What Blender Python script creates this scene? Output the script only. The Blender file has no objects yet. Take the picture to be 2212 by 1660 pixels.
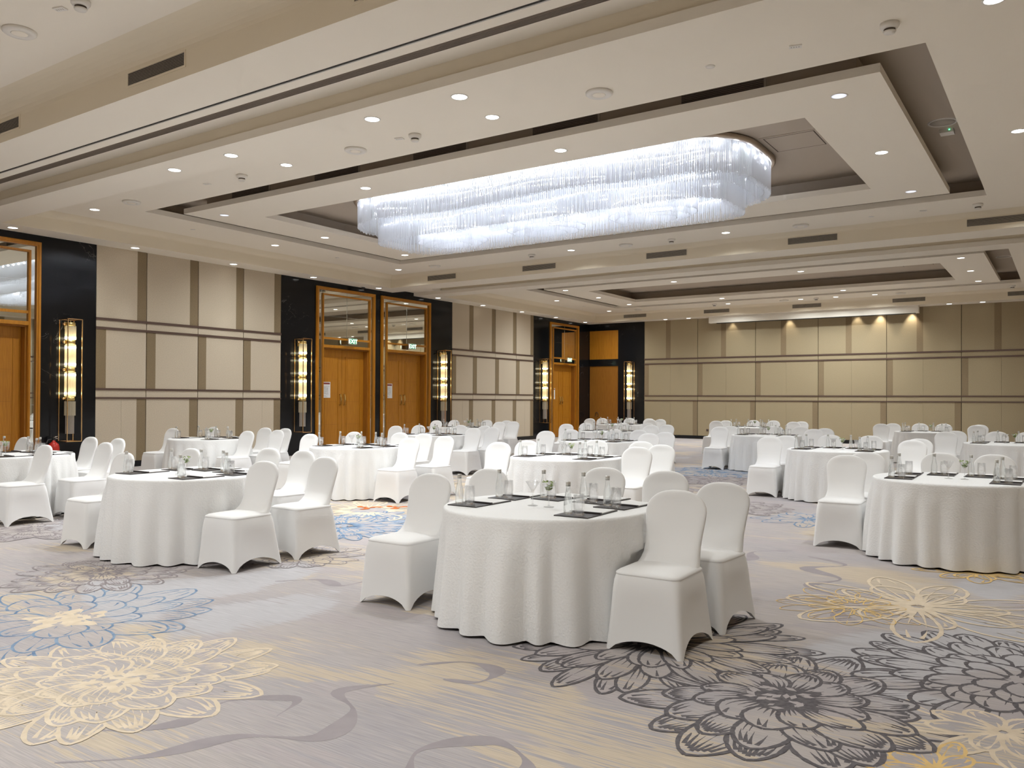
import bpy, bmesh, math, random
from math import sin, cos, pi, radians, sqrt, exp
from mathutils import Vector, Matrix

random.seed(7)
SC = bpy.context.scene
COL = SC.collection

# ------------------------------------------------------------------ camera, world, exposure
CAM_H = 1.5
def cam_matrix(yaw, roll, pitch):
    F = Vector((-sin(yaw)*cos(pitch), cos(yaw)*cos(pitch), sin(pitch)))
    R = Vector((cos(yaw), sin(yaw), 0)); U = R.cross(F)
    R2 = cos(roll)*R + sin(roll)*U; U2 = -sin(roll)*R + cos(roll)*U
    m = Matrix((R2, U2, -F)).transposed().to_4x4()
    m.translation = Vector((0, 0, CAM_H))
    return m
cd = bpy.data.cameras.new('camera')
cam = bpy.data.objects.new('camera', cd); COL.objects.link(cam)
cam.matrix_world = cam_matrix(0.596, 0.0046, 0.0084)
cd.sensor_fit = 'HORIZONTAL'; cd.sensor_width = 36.0
cd.lens = 1774.53*36.0/2212.0
cd.shift_x = -0.95/2212.0; cd.shift_y = (849.34-830.0)/2212.0
cd.clip_start = 0.05; cd.clip_end = 200
SC.camera = cam

w = bpy.data.worlds.new('world'); SC.world = w; w.use_nodes = True
w.node_tree.nodes['Background'].inputs[0].default_value = (0.05, 0.05, 0.05, 1)
w.node_tree.nodes['Background'].inputs[1].default_value = 0.0

SC.view_settings.view_transform = 'Standard'
SC.view_settings.look = 'None'
SC.view_settings.gamma = 1.0
SC.view_settings.use_curve_mapping = False
SC.view_settings.exposure = 0.76
try:
    cy = SC.cycles
    cy.use_denoising = True
    cy.max_bounces = 9; cy.diffuse_bounces = 4; cy.glossy_bounces = 5
    cy.transmission_bounces = 8; cy.transparent_max_bounces = 16
    cy.caustics_reflective = False; cy.caustics_refractive = False
    cy.sample_clamp_indirect = 6.0
    cy.use_light_tree = True
    cy.use_adaptive_sampling = True; cy.adaptive_threshold = 0.09; cy.adaptive_min_samples = 16
except Exception:
    pass

# light levels of the lamps, added ones included
P_DOWN = 165.0          # recessed downlight, W
P_WASH = 16.0          # wall washers behind the screen housing
P_BULB = 62.0          # emission strength of each chandelier bulb
COL_DOWN = (0.93, 0.98, 1.0)
COL_CHAND = (0.86, 0.91, 1.0)
COL_SCONCE = (1.0, 0.78, 0.45)

# ------------------------------------------------------------------ materials
def mat(name, base, rough=0.6, metal=0.0, spec=0.5, emit=None, estr=0.0, bump=None, trans=0.0, ior=1.45, sheen=0.0):
    m = bpy.data.materials.new(name); m.use_nodes = True
    nt = m.node_tree; b = nt.nodes['Principled BSDF']
    b.inputs['Base Color'].default_value = (*base, 1)
    b.inputs['Roughness'].default_value = rough
    b.inputs['Metallic'].default_value = metal
    b.inputs['Specular IOR Level'].default_value = spec
    b.inputs['IOR'].default_value = ior
    b.inputs['Transmission Weight'].default_value = trans
    if sheen: b.inputs['Sheen Weight'].default_value = sheen
    if emit:
        b.inputs['Emission Color'].default_value = (*emit, 1)
        b.inputs['Emission Strength'].default_value = estr
    if bump:
        scale, dist, strength = bump
        tc = nt.nodes.new('ShaderNodeTexCoord')
        n = nt.nodes.new('ShaderNodeTexNoise'); n.inputs['Scale'].default_value = scale
        n.inputs['Detail'].default_value = 4
        bp = nt.nodes.new('ShaderNodeBump'); bp.inputs['Distance'].default_value = dist
        bp.inputs['Strength'].default_value = strength
        nt.links.new(tc.outputs['Object'], n.inputs['Vector'])
        nt.links.new(n.outputs['Fac'], bp.inputs['Height'])
        nt.links.new(bp.outputs['Normal'], b.inputs['Normal'])
    return m

def noise_mix(m, c1, c2, scale=(1, 1, 1), nscale=5.0, detail=4, lo=0.35, hi=0.65, dist=0.0):
    """mix two colours by a stretched noise into the base colour"""
    nt = m.node_tree; b = nt.nodes['Principled BSDF']
    tc = nt.nodes.new('ShaderNodeTexCoord')
    mp = nt.nodes.new('ShaderNodeMapping'); mp.inputs['Scale'].default_value = scale
    n = nt.nodes.new('ShaderNodeTexNoise'); n.inputs['Scale'].default_value = nscale
    n.inputs['Detail'].default_value = detail; n.inputs['Distortion'].default_value = dist
    r = nt.nodes.new('ShaderNodeValToRGB')
    r.color_ramp.elements[0].position = lo; r.color_ramp.elements[0].color = (*c1, 1)
    r.color_ramp.elements[1].position = hi; r.color_ramp.elements[1].color = (*c2, 1)
    nt.links.new(tc.outputs['Object'], mp.inputs['Vector'])
    nt.links.new(mp.outputs['Vector'], n.inputs['Vector'])
    nt.links.new(n.outputs['Fac'], r.inputs['Fac'])
    nt.links.new(r.outputs['Color'], b.inputs['Base Color'])
    return m

M = {}
M['paint'] = mat('ceiling_paint', (0.88, 0.81, 0.70), 0.85, spec=0.25)
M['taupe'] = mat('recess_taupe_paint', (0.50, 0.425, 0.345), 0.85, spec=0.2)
M['paint_cream'] = mat('fascia_paint', (0.80, 0.71, 0.56), 0.85, spec=0.25)
M['fabric'] = noise_mix(mat('wall_fabric', (0.5, 0.43, 0.32), 0.95, spec=0.1), (0.53, 0.445, 0.335), (0.63, 0.54, 0.415), nscale=60, detail=3, lo=.3, hi=.7)
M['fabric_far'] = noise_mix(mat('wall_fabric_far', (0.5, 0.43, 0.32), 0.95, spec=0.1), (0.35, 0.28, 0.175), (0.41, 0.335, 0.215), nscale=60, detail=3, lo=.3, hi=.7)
M['stripe'] = noise_mix(mat('wall_fabric_stripe', (0.33, 0.25, 0.16), 0.9, spec=0.15), (0.235, 0.175, 0.105), (0.29, 0.22, 0.135), nscale=60, detail=3, lo=.3, hi=.7)
M['rail'] = mat('bronze_rail', (0.16, 0.105, 0.085), 0.35, metal=0.55)
M['gap'] = mat('dark_joint', (0.09, 0.065, 0.045), 0.8)
M['black'] = mat('black_plastic', (0.02, 0.02, 0.02), 0.5)
M['dark_slot'] = mat('dark_slot', (0.03, 0.027, 0.025), 0.7)
M['alu'] = mat('aluminium_track', (0.42, 0.40, 0.38), 0.45, metal=0.5)
M['grille'] = mat('grille_bronze', (0.25, 0.205, 0.17), 0.55)
M['louvre'] = mat('louvre_grey', (0.46, 0.41, 0.35), 0.5)
M['white_plastic'] = mat('white_plastic', (0.78, 0.74, 0.68), 0.45)
M['vent_dark'] = mat('vent_dark', (0.035, 0.032, 0.03), 0.7)
M['wood'] = noise_mix(mat('honey_wood', (0.46, 0.2, 0.045), 0.42), (0.41, 0.155, 0.010), (0.52, 0.215, 0.018), scale=(9, 9, 0.7), nscale=4, detail=5, lo=.3, hi=.7, dist=.5)
M['wood_dark'] = noise_mix(mat('brown_wood', (0.36, 0.155, 0.038), 0.45), (0.29, 0.11, 0.012), (0.36, 0.145, 0.018), scale=(9, 9, 0.7), nscale=4, detail=5, lo=.3, hi=.7, dist=.5)
M['mirror'] = mat('mirror', (0.80, 0.80, 0.73), 0.015, metal=1.0)
M['bevel'] = mat('mirror_joint', (0.75, 0.78, 0.74), 0.15, metal=0.9)
M['gold'] = mat('brushed_gold', (0.78, 0.50, 0.24), 0.27, metal=1.0)
M['rim'] = mat('brown_nickel', (0.50, 0.42, 0.34), 0.3, metal=1.0)
M['brass'] = mat('brass', (0.72, 0.55, 0.22), 0.3, metal=1.0)
M['red'] = mat('extinguisher_red', (0.55, 0.03, 0.02), 0.3)
M['paper'] = mat('white_paper', (0.82, 0.81, 0.79), 0.7, spec=.2)
M['maroon'] = mat('maroon_print', (0.22, 0.03, 0.03), 0.7)
M['grey_print'] = mat('grey_print', (0.33, 0.33, 0.36), 0.7)
M['leather'] = mat('black_leather', (0.035, 0.028, 0.027), 0.45, bump=(300, .001, .3))
M['spandex'] = mat('white_spandex', (0.86, 0.845, 0.83), 0.75, spec=0.2, sheen=0.15, bump=(900, .0005, .12))
M['linen'] = mat('white_linen', (0.87, 0.86, 0.845), 0.7, spec=0.25, bump=(70, .008, .5))
M['screen_case'] = mat('screen_case', (0.80, 0.75, 0.66), 0.7)
M['cap'] = mat('silver_cap', (0.62, 0.60, 0.56), 0.35, metal=0.6)
M['leaf'] = noise_mix(mat('mint_leaf', (0.2, 0.3, 0.06), 0.5), (0.13, 0.22, 0.03), (0.40, 0.50, 0.14), nscale=70, lo=.35, hi=.65)
M['chrome'] = mat('chrome', (0.7, 0.68, 0.65), 0.15, metal=1.0)
M['downlight'] = mat('lit_diffuser', (0.9, 0.9, 0.9), 0.5, emit=(1.0, 0.98, 0.94), estr=3.2)
M['down_dim'] = mat('dim_diffuser', (0.55, 0.57, 0.66), 0.25, emit=(0.85, 0.88, 1.0), estr=0.5)
M['bulb'] = mat('lit_bulb', (1, 1, 1), 0.5, emit=COL_CHAND, estr=P_BULB)
M['glow_added'] = mat('added_glow', (1, 1, 1), 0.5, emit=COL_CHAND, estr=7.5)  # cool glow for tubes added inside the chandelier to brighten it
M['led_warm'] = mat('lit_led_ring', (1, 1, 1), 0.5, emit=(1.0, 0.87, 0.60), estr=5.0)
M['exit_green'] = mat('exit_green', (0.01, 0.12, 0.05), 0.4, emit=(0.02, 0.22, 0.09), estr=0.5)
M['exit_white'] = mat('exit_letters', (0.8, 0.95, 0.8), 0.4, emit=(0.8, 1.0, 0.78), estr=2.0)
M['led_green'] = mat('green_status_led', (0.1, 0.6, 0.2), 0.4, emit=(0.1, 1.0, 0.4), estr=3.0)

def glass_mat(name, color, ior, rough=0.0, clear=.6):
    m = bpy.data.materials.new(name); m.use_nodes = True
    nt = m.node_tree; nt.nodes.clear()
    o = nt.nodes.new('ShaderNodeOutputMaterial')
    g = nt.nodes.new('ShaderNodeBsdfGlass'); g.inputs['Color'].default_value = (*color, 1)
    g.inputs['IOR'].default_value = ior; g.inputs['Roughness'].default_value = rough
    t = nt.nodes.new('ShaderNodeBsdfTransparent'); t.inputs['Color'].default_value = (*color, 1)
    mx = nt.nodes.new('ShaderNodeMixShader'); mx.inputs[0].default_value = clear
    nt.links.new(g.outputs[0], mx.inputs[1]); nt.links.new(t.outputs[0], mx.inputs[2])
    nt.links.new(mx.outputs[0], o.inputs['Surface'])
    return m
M['glass'] = glass_mat('clear_glass', (0.99, 0.99, 0.99), 1.42, 0.0, .78)
M['water_glass'] = glass_mat('water_filled_glass', (0.97, 0.98, 0.98), 1.36)

def crystal_mat(name, col, ft, fr):
    m = bpy.data.materials.new(name); m.use_nodes = True
    nt = m.node_tree; nt.nodes.clear()
    o = nt.nodes.new('ShaderNodeOutputMaterial')
    tp = nt.nodes.new('ShaderNodeBsdfTransparent'); tp.inputs['Color'].default_value = (*col, 1)
    tl = nt.nodes.new('ShaderNodeBsdfTranslucent'); tl.inputs['Color'].default_value = (*col, 1)
    df = nt.nodes.new('ShaderNodeBsdfDiffuse'); df.inputs['Color'].default_value = (*col, 1)
    gl = nt.nodes.new('ShaderNodeBsdfGlossy'); gl.inputs['Color'].default_value = (1, 1, 1, 1); gl.inputs['Roughness'].default_value = 0.18
    a = nt.nodes.new('ShaderNodeMixShader'); a.inputs[0].default_value = 0.5
    b = nt.nodes.new('ShaderNodeMixShader'); b.inputs[0].default_value = fr
    c = nt.nodes.new('ShaderNodeMixShader'); c.inputs[0].default_value = ft
    nt.links.new(tl.outputs[0], a.inputs[1]); nt.links.new(df.outputs[0], a.inputs[2])
    nt.links.new(a.outputs[0], b.inputs[1]); nt.links.new(gl.outputs[0], b.inputs[2])
    nt.links.new(b.outputs[0], c.inputs[1]); nt.links.new(tp.outputs[0], c.inputs[2])
    nt.links.new(c.outputs[0], o.inputs['Surface'])
    return m
M['crystal'] = crystal_mat('chandelier_crystal', (0.97, 0.98, 1.0), 0.30, 0.10)
M['amber_crystal'] = crystal_mat('sconce_crystal', (0.93, 0.85, 0.66), 0.30, 0.2)
M['clear_crystal'] = crystal_mat('sconce_tail_crystal', (0.80, 0.74, 0.68), 0.45, 0.2)

def marble():
    m = mat('black_marble', (0.010, 0.010, 0.011), 0.12, spec=0.32)
    nt = m.node_tree; b = nt.nodes['Principled BSDF']
    tc = nt.nodes.new('ShaderNodeTexCoord')
    n = nt.nodes.new('ShaderNodeTexNoise'); n.inputs['Scale'].default_value = 1.1; n.inputs['Detail'].default_value = 6; n.inputs['Distortion'].default_value = 1.5
    mth = nt.nodes.new('ShaderNodeMath'); mth.operation = 'SUBTRACT'; mth.inputs[1].default_value = 0.5
    ab = nt.nodes.new('ShaderNodeMath'); ab.operation = 'ABSOLUTE'
    n2 = nt.nodes.new('ShaderNodeTexNoise'); n2.inputs['Scale'].default_value = 0.9
    r2 = nt.nodes.new('ShaderNodeValToRGB'); r2.color_ramp.elements[0].position = .56; r2.color_ramp.elements[1].position = .66
    r = nt.nodes.new('ShaderNodeValToRGB')
    r.color_ramp.elements[0].position = 0.0; r.color_ramp.elements[0].color = (0.16, 0.155, 0.15, 1)
    r.color_ramp.elements[1].position = 0.004; r.color_ramp.elements[1].color = (0.010, 0.010, 0.011, 1)
    mx = nt.nodes.new('ShaderNodeMix'); mx.data_type = 'RGBA'
    mx.inputs['A'].default_value = (0.010, 0.010, 0.011, 1)
    L = nt.links.new
    L(tc.outputs['Object'], n.inputs['Vector']); L(tc.outputs['Object'], n2.inputs['Vector'])
    L(n.outputs['Fac'], mth.inputs[0]); L(mth.outputs[0], ab.inputs[0]); L(ab.outputs[0], r.inputs['Fac'])
    L(n2.outputs['Fac'], r2.inputs['Fac']); L(r2.outputs['Color'], mx.inputs['Factor']); L(r.outputs['Color'], mx.inputs['B'])
    L(mx.outputs['Result'], b.inputs['Base Color'])
    return m
M['marble'] = marble()

def carpet():
    m = mat('carpet', (0.5, 0.45, 0.42), 0.95, spec=0.05)
    nt = m.node_tree; b = nt.nodes['Principled BSDF']; L = nt.links.new
    tc = nt.nodes.new('ShaderNodeTexCoord')
    def noise(scale, mscale, detail=4, dist=0.0, loc=(0, 0, 0)):
        mp = nt.nodes.new('ShaderNodeMapping'); mp.inputs['Scale'].default_value = mscale; mp.inputs['Location'].default_value = loc
        n = nt.nodes.new('ShaderNodeTexNoise'); n.inputs['Scale'].default_value = scale
        n.inputs['Detail'].default_value = detail; n.inputs['Distortion'].default_value = dist
        L(tc.outputs['Object'], mp.inputs['Vector']); L(mp.outputs['Vector'], n.inputs['Vector'])
        return n.outputs['Fac']
    def add(a, bb, k):
        x = nt.nodes.new('ShaderNodeMath'); x.operation = 'MULTIPLY_ADD'
        L(bb, x.inputs[0]); x.inputs[1].default_value = k; L(a, x.inputs[2]); return x.outputs[0]
    def ramp(f, lo, hi):
        r = nt.nodes.new('ShaderNodeMapRange'); r.inputs['From Min'].default_value = lo; r.inputs['From Max'].default_value = hi
        L(f, r.inputs['Value']); return r.outputs['Result']
    def mix(fac, a, bb):
        x = nt.nodes.new('ShaderNodeMix'); x.data_type = 'RGBA'
        L(fac, x.inputs['Factor'])
        for s, v in (('A', a), ('B', bb)):
            if isinstance(v, tuple): x.inputs[s].default_value = (*v, 1)
            else: L(v, x.inputs[s])
        return x.outputs['Result']
    streak = noise(3.0, (0.45, 17, 1), 3)
    fine = noise(3.0, (1.6, 60, 1), 2)
    big = noise(0.55, (0.8, 1.0, 1), 4, .8)
    big2 = noise(0.75, (0.7, 1.1, 1), 5, .6, (13, 7, 0))
    big3 = noise(1.7, (0.55, 1.2, 1), 5, .5, (31, -9, 0))
    big4 = noise(0.5, (0.8, 1.0, 1), 3, .5, (-17, 3, 0))
    c = mix(ramp(add(add(big, streak, .45), fine, .15), .62, .92), (0.44, 0.407, 0.415), (0.51, 0.458, 0.432))
    c = mix(ramp(add(add(big2, streak, .5), fine, .12), .865, .885), c, (0.60, 0.505, 0.395))
    c = mix(ramp(add(big3, streak, .2), .672, .687), c, (0.48, 0.43, 0.425))
    c = mix(ramp(add(big4, streak, .14), .70, .72), c, (0.53, 0.51, 0.52))
    k = nt.nodes.new('ShaderNodeMix'); k.data_type = 'RGBA'; k.blend_type = 'MULTIPLY'; k.inputs['Factor'].default_value = 1
    v = ramp(fine, -.6, .75)
    L(c, k.inputs['A'])
    cr = nt.nodes.new('ShaderNodeCombineColor'); L(v, cr.inputs[0]); L(v, cr.inputs[1]); L(v, cr.inputs[2])
    mr = nt.nodes.new('ShaderNodeMapRange'); mr.inputs['From Min'].default_value = .3; mr.inputs['From Max'].default_value = .7; mr.inputs['To Min'].default_value = 0.80; mr.inputs['To Max'].default_value = 1.03
    L(fine, mr.inputs['Value'])
    for i in range(3): L(mr.outputs['Result'], cr.inputs[i])
    L(cr.outputs[0], k.inputs['B'])
    L(k.outputs['Result'], b.inputs['Base Color'])
    bn = nt.nodes.new('ShaderNodeTexNoise'); bn.inputs['Scale'].default_value = 420
    bp = nt.nodes.new('ShaderNodeBump'); bp.inputs['Distance'].default_value = .002; bp.inputs['Strength'].default_value = .35
    L(tc.outputs['Object'], bn.inputs['Vector']); L(bn.outputs['Fac'], bp.inputs['Height']); L(bp.outputs['Normal'], b.inputs['Normal'])
    return m
M['carpet'] = carpet()
M['ink'] = noise_mix(mat('carpet_charcoal', (0.125, 0.115, 0.12), 0.95, spec=.05), (0.115, 0.105, 0.11), (0.165, 0.15, 0.155), nscale=40)
M['ink_soft'] = noise_mix(mat('carpet_taupe', (0.3, 0.27, 0.27), 0.95, spec=.05), (0.25, 0.22, 0.22), (0.33, 0.29, 0.29), nscale=40)
M['blue'] = noise_mix(mat('carpet_blue', (0.17, 0.25, 0.36), 0.95, spec=.05), (0.13, 0.20, 0.31), (0.27, 0.35, 0.45), nscale=9)
M['cream'] = noise_mix(mat('carpet_cream', (0.72, 0.6, 0.44), 0.95, spec=.05), (0.64, 0.53, 0.395), (0.73, 0.615, 0.47), nscale=12)
M['amber'] = noise_mix(mat('carpet_amber', (0.72, 0.5, 0.2), 0.95, spec=.05), (0.66, 0.46, 0.21), (0.78, 0.55, 0.24), nscale=12)
M['rust'] = mat('carpet_rust', (0.58, 0.16, 0.05), 0.95, spec=.05)
M['mauve'] = noise_mix(mat('carpet_mauve', (0.37, 0.33, 0.33), 0.95, spec=.05), (0.325, 0.29, 0.297), (0.37, 0.33, 0.335), nscale=6)

# ------------------------------------------------------------------ mesh helpers
class MB:
    def __init__(s): s.v = []; s.f = []; s.m = []; s.s = []
    def face(s, idx, m=0, smooth=False): s.f.append(idx); s.m.append(m); s.s.append(smooth)
    def quad(s, a, b, c, d, m=0):
        n = len(s.v); s.v += [a, b, c, d]; s.face((n, n+1, n+2, n+3), m)
    def poly(s, pts, m=0):
        n = len(s.v); s.v += list(pts); s.face(tuple(range(n, n+len(pts))), m)
    def box(s, x0, x1, y0, y1, z0, z1, m=0):
        if x0 > x1: x0, x1 = x1, x0
        if y0 > y1: y0, y1 = y1, y0
        if z0 > z1: z0, z1 = z1, z0
        n = len(s.v)
        s.v += [(x0,y0,z0),(x1,y0,z0),(x1,y1,z0),(x0,y1,z0),(x0,y0,z1),(x1,y0,z1),(x1,y1,z1),(x0,y1,z1)]
        for q in ((0,3,2,1),(4,5,6,7),(0,1,5,4),(1,2,6,5),(2,3,7,6),(3,0,4,7)):
            s.face(tuple(n+i for i in q), m)
    def rings(s, rings, m=0, cap0=True, cap1=True, smooth=True):
        n0 = len(s.v); k = len(rings[0])
        for r in rings: s.v += list(r)
        for i in range(len(rings)-1):
            for j in range(k):
                a = n0+i*k+j; b = n0+i*k+(j+1) % k
                s.face((a, b, b+k, a+k), m, smooth)
        if cap0: s.face(tuple(n0+j for j in reversed(range(k))), m, False)
        if cap1: s.face(tuple(n0+(len(rings)-1)*k+j for j in range(k)), m, False)
    def lathe(s, prof, seg=20, c=(0, 0, 0), m=0, cap0=True, cap1=True):
        R = []
        for r, z in prof:
            R.append([(c[0]+r*cos(2*pi*j/seg), c[1]+r*sin(2*pi*j/seg), c[2]+z) for j in range(seg)])
        s.rings(R, m, cap0, cap1)
    def tube(s, pts, r, seg=8, m=0):
        pts = [Vector(p) for p in pts]; R = []
        for i, p in enumerate(pts):
            t = (pts[min(i+1, len(pts)-1)]-pts[max(i-1, 0)]).normalized()
            u = t.cross(Vector((0, 0, 1)))
            if u.length < 1e-3: u = t.cross(Vector((1, 0, 0)))
            u.normalize(); v = t.cross(u)
            rr = r[i] if isinstance(r, (list, tuple)) else r
            R.append([tuple(p+rr*(cos(2*pi*j/seg)*u+sin(2*pi*j/seg)*v)) for j in range(seg)])
        s.rings(R, m)
    def mesh(s, name, mats):
        me = bpy.data.meshes.new(name)
        me.from_pydata([tuple(p) for p in s.v], [], s.f)
        for k in (mats if isinstance(mats, (list, tuple)) else [mats]): me.materials.append(k)
        me.polygons.foreach_set('material_index', s.m)
        me.polygons.foreach_set('use_smooth', s.s)
        me.update()
        return me
    def build(s, name, mats, parent=None, loc=None):
        return place(s.mesh(name, mats), name, parent, loc)

def place(me, name, parent=None, loc=None, rz=0.0):
    o = bpy.data.objects.new(name, me); COL.objects.link(o)
    if loc: o.location = loc
    if rz: o.rotation_euler = (0, 0, rz)
    if parent: o.parent = parent
    return o
def empty(name, loc=(0, 0, 0), rz=0.0, rot=None):
    o = bpy.data.objects.new(name, None); COL.objects.link(o); o.location = loc
    o.rotation_euler = rot if rot else (0, 0, rz)
    o.empty_display_size = .1
    return o
def tag(o, label, cat, group=None, kind=None):
    o['label'] = label; o['category'] = cat
    if group: o['group'] = group
    if kind: o['kind'] = kind
    return o
def struct(o, label=None, cat=None):
    o['kind'] = 'structure'
    if label: o['label'] = label
    if cat: o['category'] = cat
    return o
def copy_tree(o, loc, rz=0.0, rot=None):
    c = o.copy(); COL.objects.link(c); c.location = loc
    c.rotation_euler = rot if rot else (0, 0, rz)
    for k in ('label', 'category', 'group'):
        if k in c: del c[k]
    for ch in list(o.children):
        if ch.type == 'LIGHT': continue
        d = ch.copy(); COL.objects.link(d); d.parent = c
        for g in list(ch.children):
            e = g.copy(); COL.objects.link(e); e.parent = d
    return c
ORD = ['first', 'second', 'third', 'fourth', 'fifth', 'sixth', 'seventh', 'eighth', 'ninth', 'tenth', 'eleventh', 'twelfth']

# ------------------------------------------------------------------ room dimensions
XL, XR, YN, YF = -16.966, 1.30, -7.5, 30.843
Z0, Z1, Z2, ZS = 4.73, 5.06, 5.42, 5.16
XW = -17.2                                        # plane of the structural wall behind the cladding

# ------------------------------------------------------------------ floor with flower motifs
FB = MB(); FM = [M['carpet'], M['ink'], M['blue'], M['cream'], M['amber'], M['rust'], M['mauve'], M['ink_soft']]
FB.quad((XW, YN, 0), (XR+.1, YN, 0), (XR+.1, YF+.1, 0), (XW, YF+.1, 0), 0)
class Z:
    z = 0.0006
def up(d=0.0000053): Z.z += d; return Z.z
def ribbon(pts, wid, m, z=None):
    z = up()
    n = len(pts)
    L = []; R = []
    for i in range(n):
        a = pts[max(i-1, 0)]; b = pts[min(i+1, n-1)]
        dx, dy = b[0]-a[0], b[1]-a[1]; l = sqrt(dx*dx+dy*dy) or 1
        ww = (wid[i] if isinstance(wid, list) else wid)/2
        L.append((pts[i][0]-dy/l*ww, pts[i][1]+dx/l*ww, z)); R.append((pts[i][0]+dy/l*ww, pts[i][1]-dx/l*ww, z))
    b0 = len(FB.v); FB.v += L+R
    for i in range(n-1): FB.face((b0+i, b0+n+i, b0+n+i+1, b0+i+1), m)
def petal(cx, cy, a, r0, r1, hw, ink, lw, rng, fill=0, tip=0.7, veins=6, bend=0.0, vlen=.55, scal=0.0):
    """one petal drawn as a filled outline with veins; a = direction, tip<1 puts the belly further out"""
    N = 22
    ca, sa = cos(a), sin(a)
    def P(t, s):
        r = r0+(r1-r0)*t
        wv = hw*(max(sin(pi*min(1, t**(1.9*tip))), 0)**0.62)
        off = bend*t*t
        u = r; v = s*wv+off
        return (cx+u*ca-v*sa, cy+u*sa+v*ca)
    jit = [rng.uniform(-1, 1)*scal for _ in range(N+1)]
    left = [P(i/N, 1+jit[i]) for i in range(N+1)]; right = [P(i/N, -1-jit[N-i]) for i in range(N+1)]
    z = up()
    if fill is not None:
        n = len(FB.v)
        FB.v += [(p[0], p[1], z) for p in left]+[(p[0], p[1], z) for p in right]
        for i in range(N): FB.face((n+i, n+N+1+i, n+N+2+i, n+i+1), fill)
    z = up()
    wl = [lw*(0.75+0.5*rng.random())*(1.25 if i < 5 else 1) for i in range(N+1)]
    ribbon(left, wl, ink, z); ribbon(right, wl, ink, z)
    for k in range(veins):
        s = (k+.5)/veins*2-1
        s *= .86
        tl = vlen*(0.6+.6*rng.random())
        pts = [P(.03+(tl)*i/8, s*(1-.1*i/8)) for i in range(9)]
        ribbon(pts, [lw*(1.25-1.15*i/8) for i in range(9)], ink, z+.0000131)
        if rng.random() < .8:                      # short strokes running back from the tip
            t0 = .93-.1*abs(s)
            pts = [P(t0-(.18+.12*rng.random())*i/5, s*(.9+.02*i)) for i in range(6)]
            ribbon(pts, [lw*(1.1-1.0*i/5) for i in range(6)], ink, z+.0000131)
NF = [0]
def flower(cx, cy, R, ink, lw, seed, layers, ky=1.0, center=None, fill=0, rot=0.0, arc=None, ctr=0.16):
    """layers: (count, r0, r1, half width, tip, veins)"""
    rng = random.Random(seed)
    NF[0] += 1; Z.z = .0007+.0002213*(NF[0] % 9)
    lw *= 1.0
    for li, (cnt, r0, r1, hw, tip, vn) in enumerate(layers):
        for k in range(cnt):
            a = rot+2*pi*(k+.5*(li % 2))/cnt+rng.uniform(-.10, .10)
            if arc and not (arc[0] <= (a % (2*pi)) <= arc[1]): continue
            rr1 = R*r1*rng.uniform(.9, 1.1)
            petal(cx, cy, a, R*r0, rr1, R*hw*rng.uniform(.85, 1.15), ink, lw, rng, fill, tip, vn, rng.uniform(-.06, .06)*R)
    if center is not None:
        z = up()
        n = 40; pts = []
        for i in range(n):
            a = 2*pi*i/n
            rr = R*ctr*(1+.28*sin(5*a+seed)+.2*sin(9*a))
            pts.append((cx+rr*cos(a), cy+rr*sin(a), z))
        FB.poly(pts, center)
        for i in range(26):                          # light flecks in the heart
            a = rng.uniform(0, 2*pi); rr = R*ctr*1.0*sqrt(rng.random())
            px, py = cx+rr*cos(a), cy+rr*sin(a); l = R*.035*rng.uniform(.7, 1.5); th = rng.uniform(0, pi)
            z = up()
            FB.poly([(px+l*cos(th+q)*(1 if j % 2 == 0 else .5), py+l*sin(th+q)*(1 if j % 2 == 0 else .5), z) for j, q in enumerate([0, pi/2, pi, 3*pi/2])], fill if fill is not None else 0)
PEONY = [(18, .30, 1.0, .15, .66, 7), (15, .22, .76, .14, .66, 7), (12, .12, .50, .13, .66, 5)]
DAHLIA = [(22, .45, 1.0, .12, .75, 3), (18, .30, .76, .115, .75, 2), (14, .16, .55, .11, .75, 1), (9, .06, .34, .10, .7, 0)]
CHRYS = [(30, .45, 1.0, .085, .7, 4), (24, .30, .80, .09, .7, 3), (18, .15, .55, .085, .7, 2)]
LILY = [(9, .08, 1.0, .17, .75, 2), (8, .05, .65, .15, .7, 2)]
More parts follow.
